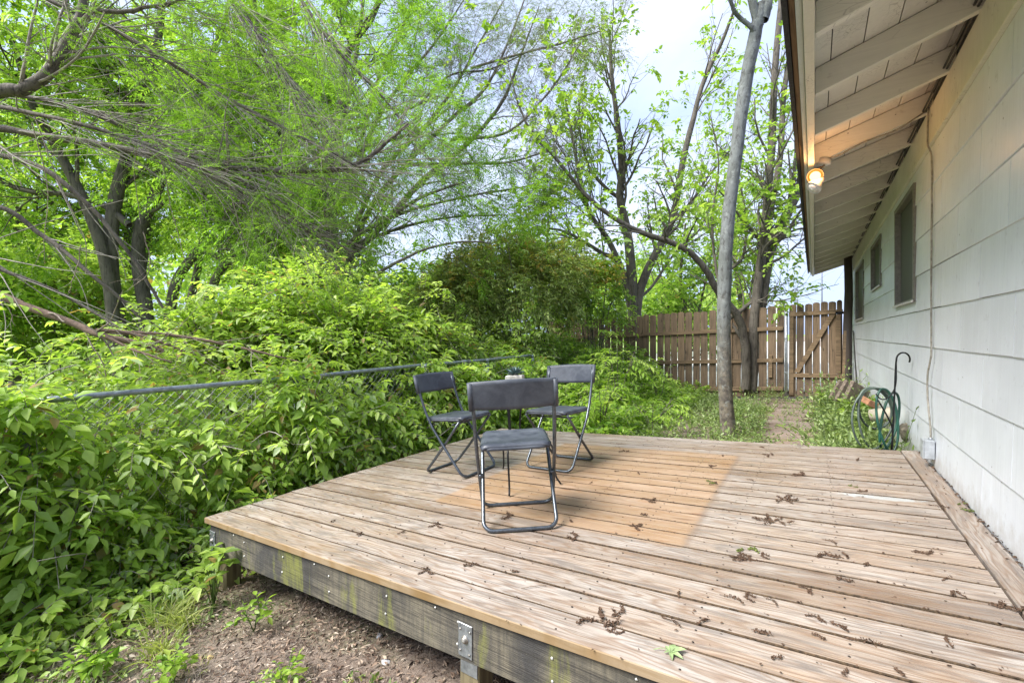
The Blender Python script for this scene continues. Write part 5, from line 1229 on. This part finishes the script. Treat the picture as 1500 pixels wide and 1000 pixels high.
q = on_ground(372, 926); plant('seedling', 'pale frail seedling on the mulch just below the skirt board', q, 3, .12, .045, .5, L_BRIGHT, 7)
q = on_ground(415, 1010); plant('seedling', 'bright seedling at the bottom edge of the mulch', q, 3, .08, .045, .5, L_BRIGHT, 8)
q = on_ground(255, 998); plant('seedling', 'fresh green seedling clump at the bottom edge below the grass tuft', q, 5, .10, .045, .5, L_BRIGHT, 9)
q = on_ground(140, 990); plant('seedling', 'wide fresh seedling clump in the bottom left corner area', q, 7, .11, .05, .5, L_BRIGHT, 10)
q = on_ground(30, 985); plant('seedling', 'fresh seedling clump at the extreme bottom left corner', q, 6, .11, .05, .5, L_BRIGHT, 12)
q = (-3.35, 1.75); plant('seedling', 'leafy shoot pushing up by the left edge of the deck corner', q, 9, .42, .08, .5, L_VINE, 13)
q = W(1262, 590, 6.0); plant('broad_leaf_weed', 'tall weed with broad leaves spilling over the pavers by the wall', q, 9, .55, .13, .5, L_MID, 14)
q = W(1205, 600, 7.4); plant('broad_leaf_weed', 'tall slim weed in front of the gate right of the path', q, 6, .55, .10, .35, L_MID, 15)
# grass tufts
def grass(name, label, pts, seed, n=70, L=.24):
    r_ = np.random.default_rng(seed); P, D = [], []
    for q in pts:
        k = n; a = r_.uniform(0, 2 * PI, k); P.append(np.stack([q[0] + r_.normal(0, .03, k), q[1] + r_.normal(0, .03, k), np.full(k, gz(q[0]))], 1)); D.append(np.stack([np.cos(a) * r_.uniform(.1, .8, k), np.sin(a) * r_.uniform(.1, .8, k), np.ones(k)], 1))
    P = np.concatenate(P); D = nrm(np.concatenate(D)); m = 7; out = [P]; p, d = P, D; st = L * r_.uniform(.4, 1.3, (len(P), 1)) / m
    for _ in range(m - 1): p = p + d * st; out.append(p); d = nrm(d + [0, 0, -.22] + .08 * r_.standard_normal(d.shape) + d * [.25, .25, 0])
    Pp = np.stack(out, 1); S = nrm(np.cross(D, r_.standard_normal(D.shape))); wv_ = (.0028 * r_.uniform(.6, 1.3, (len(P), 1)) * np.array([.7, 1, 1, .9, .7, .45, .05]))[..., None]
    A = Pp - S[:, None] * wv_; B = Pp + S[:, None] * wv_; V = np.stack([A, B], 2).reshape(-1, 3); idx = np.arange(len(P) * m * 2).reshape(len(P), m, 2)
    Q = np.stack([idx[:, :-1, 0], idx[:, 1:, 0], idx[:, 1:, 1], idx[:, :-1, 1]], -1).reshape(-1, 4)
    o = mesh_np(name, V, Q, L_GRASS, None, True, rnd=np.repeat(np.clip(r_.normal(.45, .25, len(P)), 0, 1), m - 1)); return tag(o, label, kind='stuff')
gpts = [on_ground(u, v) for u, v in ((255, 905), (238, 915), (268, 920), (110, 900), (95, 925), (75, 950), (130, 880), (60, 905), (100, 870), (230, 965), (20, 940), (45, 975), (150, 930))]
grass('grass', 'thin pale grass tufts on the mulch at lower left', gpts, 3)
sp = [np.array([rng.uniform(-3.6, -.9), rng.uniform(.1, 1.25), 0]) for _ in range(60)]
grass('short_grass', 'sparse short grass blades scattered on the mulch', sp, 4, 10, .06)
sp = [np.array([rng.uniform(-3.2, 0), rng.uniform(4.7, 10.8), 0]) for _ in range(60)]
grass('back_grass', 'grass blades among the weeds behind the deck', sp, 5, 14, .16)
# ================================================================ LITTER
def cup(n, X0, X1, Y0, Y1, s, seed): 
    r_ = np.random.default_rng(seed); x = r_.uniform(X0, X1, n); y = r_.uniform(Y0, Y1, n)
    P = np.stack([x, y, gz(x) + r_.uniform(.004, .028, n)], 1); D = np.stack([r_.standard_normal(n), r_.standard_normal(n), .25 * r_.standard_normal(n)], 1)
    N = np.array([0, 0, 1]) + .5 * r_.standard_normal((n, 3)); return P, D, N, s * r_.uniform(.4, 1.6, n)
def chipmat(name, stops):
    g = G(name); return g.pbr(g.ramp(g.attr(), stops), .9)
M_CHIP = chipmat('bark_chips', [(0, (.045, .028, .022)), (.3, (.14, .09, .062)), (.6, (.25, .175, .125)), (.85, (.38, .30, .225)), (1, (.52, .45, .37))])
a = cup(95000, -4.6, .2, -.1, 4.5, .022, 1); b_ = cup(9000, -4.6, .6, 4.5, 11.4, .04, 2)
P, D, N, L = [np.concatenate(t) for t in zip(a, b_)]
o = leaves('mulch_chips', P, D, N, L, L * rng.uniform(.12, .42, len(L)), M_CHIP, None, LEAF_LO, .3, .1, rnd=rng.random(len(L))); tag(o, 'brown bark chips and dry leaf bits covering the bare soil', kind='stuff')
ta, tr_ = tangle(4200, -4.4, .1, 0, 4.4, .02, .16, .0013, 6, .2, (0, 0, .0)); V, Q = tubes(ta, tr_, 3)
tag(mesh_np('fine_twigs', V, Q, M_TWIGP, None, True), 'fine pale twigs strewn over the mulch', kind='stuff')
w = MB(); A = on_ground(150, 925); B = on_ground(268, 853); P = resample([A, A * .6 + B * .4 + [0, 0, .02], B * .98 + A * .02], 18); P[:, 2] = gz(P[:, 0]) + .03 + .01 * np.sin(np.arange(18)); w.tube(P, list(np.linspace(.009, .004, 18)), 6)
tag(w.build('fallen_stick', M_TWIGP), 'long straight fallen stick on the mulch near the grass tufts', 'stick')
for k, (u, v, s, lab) in enumerate(((308, 964, .014, 'yellowish pebble on the mulch near the bottom edge'), (565, 972, .02, 'pale grey stone on the mulch left of the middle post'), (556, 933, .016, 'small bluish stone on the mulch under the deck edge'))):
    q = on_ground(u, v); stone('pebble', (q[0], q[1], q[2] + s * .4), (s * 1.3, s, s * .7), simple('pebble_stone', ((.45, .34, .15), (.45, .45, .46), (.35, .37, .40))[k], .8), lab, 'stone', seed=30 + k)
# catkins: a few mesh variants copied over the deck
def catkin_mesh(seed, nst, L, mat, twig=False):
    r_ = np.random.default_rng(seed); w = MB()
    for q in range(nst):
        a = r_.uniform(0, 2 * PI) if nst > 1 else 0.; p = np.array([r_.normal(0, .012 * (nst > 1)), r_.normal(0, .012 * (nst > 1)), .004]); pts = [p]; d = np.array([math.cos(a), math.sin(a), .0])
        for _ in range(9): d = nrm(d + r_.normal(0, .28 if not twig else .06, 3) * [1, 1, .15]); p = p + d * L / 9; p[2] = min(max(p[2], .0025), .014); pts.append(p)
        pts = np.array(pts); w.tube(pts, .0011 if not twig else .0016, 5)
        if twig: continue
        for _ in range(44):
            t = r_.uniform(.12, 1) * 8.99; i = int(t); c = pts[i] * (1 - t + i) + pts[i + 1] * (t - i) + r_.normal(0, .0032, 3); c[2] = max(c[2], .002)
            s = r_.uniform(.0018, .0042); M = Matrix.Rotation(r_.uniform(0, 6), 3, 'Z') @ Matrix.Rotation(r_.uniform(0, 3), 3, 'X'); w.box(c, (s * 1.7, s, s * .6), M)
    bmesh.ops.recalc_face_normals(w.bm, faces=w.bm.faces); me = bpy.data.meshes.new('catkin'); w.bm.to_mesh(me); w.bm.free(); me.materials.append(mat); return me
SM = [catkin_mesh(k, 1, .055, M_CATKIN) for k in range(3)]; MD = [catkin_mesh(10 + k, 3, .06, M_CATKIN) for k in range(3)]; BGc = [catkin_mesh(20 + k, 7, .075, M_CATKIN) for k in range(2)]
LN = [catkin_mesh(30 + k, 1, .12, M_CATKIN) for k in range(2)]; GR = [catkin_mesh(40, 3, .04, M_CATG)]; TW = [catkin_mesh(50, 1, .12, M_TWIGD, True)]
LIT = []
def add3(pts, fn):
    for (x, y, k) in pts: u, v = fn(x, y); LIT.append((u, v, k))
add3([(530, 37, 's'), (575, 67, 'm'), (885, 88, 's'), (360, 107, 'm'), (355, 165, 's'), (480, 155, 'l'), (690, 140, 'b'), (600, 172, 't'), (870, 182, 'g'), (620, 228, 'B'), (700, 228, 'l'), (915, 203, 'm'), (1140, 247, 'l'), (130, 237, 'm'), (75, 330, 'm'), (575, 310, 'B'), (625, 325, 's'), (760, 375, 'l'), (490, 450, 'B'), (485, 412, 'g'), (530, 432, 'm'), (775, 430, 'm'), (835, 425, 's'), (930, 462, 's'), (1145, 430, 'm'), (1200, 528, 's'), (1240, 565, 's'), (875, 528, 's'), (1290, 590, 's'), (1440, 640, 'm'), (715, 560, 'm'), (385, 580, 'l'), (470, 580, 'm'), (545, 588, 'l'), (235, 590, 's'), (30, 655, 'm'), (745, 660, 'm'), (790, 680, 's'), (835, 735, 'l'), (720, 725, 's'), (1240, 775, 's'), (500, 710, 's'), (165, 655, 'l'), (300, 688, 's'), (1020, 845, 's'), (610, 800, 's'), (1275, 245, 'g'), (1320, 272, 'g'), (850, 880, 's')], lambda x, y: (900 + x / 2.5, 640 + y / 2.5))
add3([(830, 65, 'm'), (1210, 130, 'm'), (1250, 80, 's'), (800, 150, 's'), (890, 165, 's'), (1210, 200, 'g'), (670, 205, 's'), (890, 340, 's'), (600, 375, 's'), (335, 345, 's'), (275, 362, 's'), (160, 560, 's')], lambda x, y: (640 + x / 3, 640 + y / 3))
add3([(575, 205, 'm'), (1195, 265, 'm'), (730, 380, 's'), (530, 405, 'm'), (935, 415, 's'), (940, 490, 't'), (1310, 645, 'b'), (1340, 690, 'm'), (1440, 215, 'm'), (905, 163, 's'), (245, 240, 's'), (120, 185, 's'), (395, 248, 's')], lambda x, y: (450 + x / 3, 700 + y / 3))
LAB = {'s': ('dried_catkin', 'small dried brown seed catkin lying loose on the deck boards', 'debris'), 'm': ('catkin_tuft', 'tuft of several dried brown catkins on the deck boards', 'debris'), 'b': ('catkin_spray', 'loose branching spray of dried catkins on the deck', 'debris'),
       'B': ('catkin_heap', 'heaped clump of dried brown catkins on the right half of the deck', 'debris'), 'l': ('catkin_string', 'long string of dried catkins lying along the deck boards', 'debris'), 'g': ('green_tuft', 'tiny greenish tuft of fallen catkins on the deck', 'debris'), 't': ('twig', 'thin bare twig lying on the deck boards', 'twig')}
MS = {'s': SM, 'm': MD, 'b': MD, 'B': BGc, 'l': LN, 'g': GR, 't': TW}
for k, (u, v, kd) in enumerate(LIT):
    q = on_deck(u, v); ms = MS[kd]; me = ms[k % len(ms)]; nm, lb, ct = LAB[kd]
    o = bpy.data.objects.new(nm, me); COL.objects.link(o); s = rng.uniform(.6, 1.05) * (1.25 if kd == 'b' else 1)
    th = rng.uniform(-.35, .35) if kd == 'l' else rng.uniform(0, 6.28)
    o.rotation_euler = (Matrix.Rotation(tilt, 4, 'Y') @ Matrix.Rotation(th, 4, 'Z')).to_euler(); o.location = (q[0], q[1], dz(q[0]) + .002); o.scale = (s,) * 3
    tag(o, lb, ct, lb.replace('small ', '').split(' lying')[0].split(' on the')[0] + 's fallen on the deck')
# fallen star-shaped leaf near the front edge
q = on_deck(982, 958); lf = empty('fallen_leaf', (q[0], q[1], dz(q[0]) + .003), 'curled star-shaped green leaf lying near the front edge of the deck', 'leaf'); lf.rotation_euler = (0, tilt, .6)
A_ = np.radians([-100, -50, 0, 50, 100, 180]); D = np.stack([np.cos(A_), np.sin(A_), np.full(6, .12)], 1); LL = np.array([.032, .042, .05, .042, .032, .02])
leaves('blade', np.zeros((6, 3)) + [0, 0, .004], D, np.tile([0, 0, 1.], (6, 1)), LL, LL * .45, M_GLEAF, lf, LEAF_HI, .35, .15)
w = MB(); w.tube(resample([(0, 0, .004), (-.02, .015, .008), (-.045, .018, .003)], 8), .0011, 5); w.build('stem', M_GLEAF, lf)
# specks all over the boards and in the gaps
n = 1300; x = rng.uniform(DX0, .66, n); y = rng.uniform(DY0 + .01, DY1, n); ing = rng.random(n) < .55; y = np.where(ing, DY0 + np.round((y - DY0) / pitch) * pitch + rng.normal(0, .003, n), y); x = np.where(rng.random(n) < .55, .66 - np.abs(rng.normal(0, 1.3, n)), x); ok = (x > DX0) & (y < DY1)
P = np.stack([x, y, dz(x) + .0025], 1)[ok]; n = len(P); D = rng.standard_normal((n, 3)) * [1, 1, .15]; L = rng.uniform(.004, .014, n)
tag(leaves('deck_specks', P, D, np.tile([0, 0, 1.], (n, 1)) + .3 * rng.standard_normal((n, 3)), L, L * rng.uniform(.25, .7, n), M_CATKIN, None, LEAF_LO, .4, .1), 'dark crumbs of leaf litter over the deck boards and gaps', kind='stuff')
n = 240; y = rng.uniform(DY0, DY1, n); P = np.stack([.668 + rng.normal(0, .006, n), y, np.full(n, dz(.66) + .006)], 1); L = rng.uniform(.008, .022, n)
tag(leaves('wall_edge_litter', P, rng.standard_normal((n, 3)) * [1, 1, .3], np.tile([0, 0, 1.], (n, 1)) + .4 * rng.standard_normal((n, 3)), L, L * .6, M_CATKIN, None, LEAF_LO), 'leaf litter gathered where the deck meets the wall', kind='stuff')
SKYA, SKYC, EXPO = .65, 4.0, 1.5
# ================================================================ DISTANT THINGS BEYOND THE FENCE
def at_base(u, d): p = W(u, 488.5, d); return p[0], p[1]
w = MB(); X, Y = at_base(1168, 120); 
w.tube([(X, Y, -1), (X, Y, H + 63 / F * 120)], [.22, .14], 8)
w.box((X, Y, H + 62.5 / F * 120), (2.2, .12, .12), Matrix.Rotation(YAW, 3, 'Z')); 
for s in (-1.05, -.5, 0, .5, 1.05): w.box((X + s * CA, Y + s * SA, H + 64.2 / F * 120), (.42, .3, .42) if s in (-1.05, 0, 1.05) else (.2, .2, .2), Matrix.Rotation(YAW + .4 * s, 3, 'Z'), bev=.05)
tag(w.build('floodlight_mast', M_POLE), 'distant sports floodlight mast with a crossbar, above the gate', 'light mast')
w = MB(); X, Y = at_base(1204, 100); w.tube([(X, Y, -1), (X, Y, H + 20)], [.16, .11], 8); w.box((X, Y, H + 19.5), (2.4, .14, .14), Matrix.Rotation(YAW + .5, 3, 'Z'))
for s in (-1, -.4, .4, 1): w.lathe([(.05, 0), (.06, .05), (.03, .1), (.05, .15), (0, .16)], (X + s * 1.1 * math.cos(YAW + .5), Y + s * 1.1 * math.sin(YAW + .5), H + 19.57), None, 8)
tag(w.build('utility_pole', M_POLE), 'tall thin distant pole rising past the eave end, right of the floodlight mast', 'utility pole')
bd = empty('distant_building', at_base(1142, 90) + (0,), 'small pale rooftop showing over the fence left of the gate', 'building')
X, Y = at_base(1141, 90); MZ = Matrix.Rotation(YAW, 3, 'Z')
w = MB(); w.box((X, Y, (H + 40 / F * 90) / 2), (1.5, 2, H + 40 / F * 90), MZ); w.build('wall', M_SIDE, bd, True)
w = MB(); w.box((X, Y, H + 43 / F * 90), (1.0, 1.0, .75), MZ); w.box((X, Y, H + 46.5 / F * 90), (1.3, 1.3, .12), MZ)
for s in (-.4, 0, .4): w.box((X + s * CA, Y + s * SA, H + 48 / F * 90), (.14, .14, .3), MZ)
w.build('roof', M_WHITE, bd, True)
def wire(p, q, d0, d1, sag, r, lab):
    A = W(*p, d0); B = W(*q, d1); t = np.linspace(0, 1, 30)[:, None]; P = A * (1 - t) + B * t; P[:, 2] -= sag * 4 * (t[:, 0] * (1 - t[:, 0])); w = MB(); w.tube(P, r, 5)
    tag(w.build('power_line', M_CABLED), lab, 'power line')
wire((1113, 360), (1168, 443), 40, 90, .6, .03, 'overhead wire sloping down steeply towards the distant mast')
wire((1090, 385), (1152, 441), 40, 90, .6, .03, 'overhead wire sloping down to the distant pale rooftop')
wire((700, 210), (1300, 262), 45, 60, 1.2, .03, 'overhead wire crossing high behind the fence trees')
wire((700, 300), (1300, 352), 45, 60, 1.2, .035, 'overhead wire crossing low behind the fence trees')
wire((1000, 330), (1182, 322), 30, 30, .2, .015, 'thin service wire close to the tip of the eave')
# ================================================================ WORLD, SUN, CAMERA
wd = bpy.data.worlds.new('World'); SC.world = wd; wd.use_nodes = True; nt = wd.node_tree; nt.nodes.clear()
N_ = nt.nodes.new; LK = nt.links.new
SUN_EL, SUN_AZ = math.radians(50), math.radians(212)   # azimuth measured clockwise from +Y
sky = N_('ShaderNodeTexSky'); sky.sky_type = 'NISHITA'; sky.sun_disc = False; sky.sun_elevation = SUN_EL; sky.sun_rotation = SUN_AZ
sky.air_density = 1.1; sky.dust_density = 2.0; sky.ozone_density = 1.5
tc = N_('ShaderNodeTexCoord'); mp = N_('ShaderNodeMapping'); mp.inputs['Scale'].default_value = (1, 1, 2.6); LK(tc.outputs['Generated'], mp.inputs[0])
nz = N_('ShaderNodeTexNoise'); nz.inputs['Scale'].default_value = 1.9; nz.inputs['Detail'].default_value = 6; nz.inputs['Roughness'].default_value = .55; nz.inputs['Distortion'].default_value = .4; LK(mp.outputs[0], nz.inputs['Vector'])
cr = N_('ShaderNodeValToRGB'); cr.color_ramp.elements[0].position = .3; cr.color_ramp.elements[0].color = (SKYA, SKYA, SKYA, 1); cr.color_ramp.elements[1].position = .66; cr.color_ramp.elements[1].color = (.97, .97, .97, 1); LK(nz.outputs['Fac'], cr.inputs[0])
cc = N_('ShaderNodeValToRGB'); cc.color_ramp.elements[0].position = .3; cc.color_ramp.elements[0].color = (.52, .64, 1., 1); cc.color_ramp.elements[1].position = .68; cc.color_ramp.elements[1].color = (.80, .86, 1., 1); LK(nz.outputs['Fac'], cc.inputs[0])
ml = N_('ShaderNodeVectorMath'); ml.operation = 'SCALE'; ml.inputs['Scale'].default_value = SKYC; 
sx = N_('ShaderNodeSeparateXYZ'); LK(tc.outputs['Generated'], sx.inputs[0]); mr = N_('ShaderNodeMapRange'); mr.inputs[1].default_value = .0; mr.inputs[2].default_value = .30; mr.inputs[3].default_value = .75; mr.inputs[4].default_value = 0; LK(sx.outputs[2], mr.inputs[0])
hm = N_('ShaderNodeMix'); hm.data_type = 'RGBA'; LK(mr.outputs[0], hm.inputs[0]); LK(cc.outputs[0], hm.inputs[6]); hm.inputs[7].default_value = (.40, .54, .92, 1); LK(hm.outputs[2], ml.inputs[0])
mx = N_('ShaderNodeMix'); mx.data_type = 'RGBA'; LK(cr.outputs[0], mx.inputs[0]); LK(sky.outputs[0], mx.inputs[6]); LK(ml.outputs[0], mx.inputs[7])
bg = N_('ShaderNodeBackground'); bg.inputs['Strength'].default_value = .13; LK(mx.outputs[2], bg.inputs['Color'])
wo = N_('ShaderNodeOutputWorld'); LK(bg.outputs[0], wo.inputs[0])
sl = bpy.data.lights.new('sun', 'SUN'); sl.energy = 3.2; sl.angle = math.radians(28); sl.color = (1, .97, .92)
so = bpy.data.objects.new('sun', sl); COL.objects.link(so)
sd = Vector((math.sin(SUN_AZ) * math.cos(SUN_EL), math.cos(SUN_AZ) * math.cos(SUN_EL), math.sin(SUN_EL)))
so.rotation_euler = sd.to_track_quat('Z', 'Y').to_euler(); so.location = (0, 0, 20)
cam = bpy.data.cameras.new('camera'); cam.sensor_width = 36; cam.lens = F / 1500 * 36; cam.shift_y = -11.5 / 1500; cam.clip_start = .05; cam.clip_end = 2000
co = bpy.data.objects.new('camera', cam); COL.objects.link(co); co.location = (0, 0, H); co.rotation_euler = (PI / 2, 0, YAW); SC.camera = co
SC.view_settings.view_transform = 'Standard'; SC.view_settings.look = 'None'; SC.view_settings.exposure = EXPO; SC.view_settings.gamma = 1
cy = SC.cycles; cy.max_bounces = 8; cy.diffuse_bounces = 4; cy.glossy_bounces = 3; cy.transmission_bounces = 4; cy.transparent_max_bounces = 4
SC.render.filter_size = 1.2; cy.use_denoising = True; cy.sample_clamp_indirect = 6; cy.caustics_reflective = False; cy.caustics_refractive = False
try: cy.denoiser = 'OPENIMAGEDENOISE'; cy.denoising_input_passes = 'RGB_ALBEDO_NORMAL'
except Exception: pass
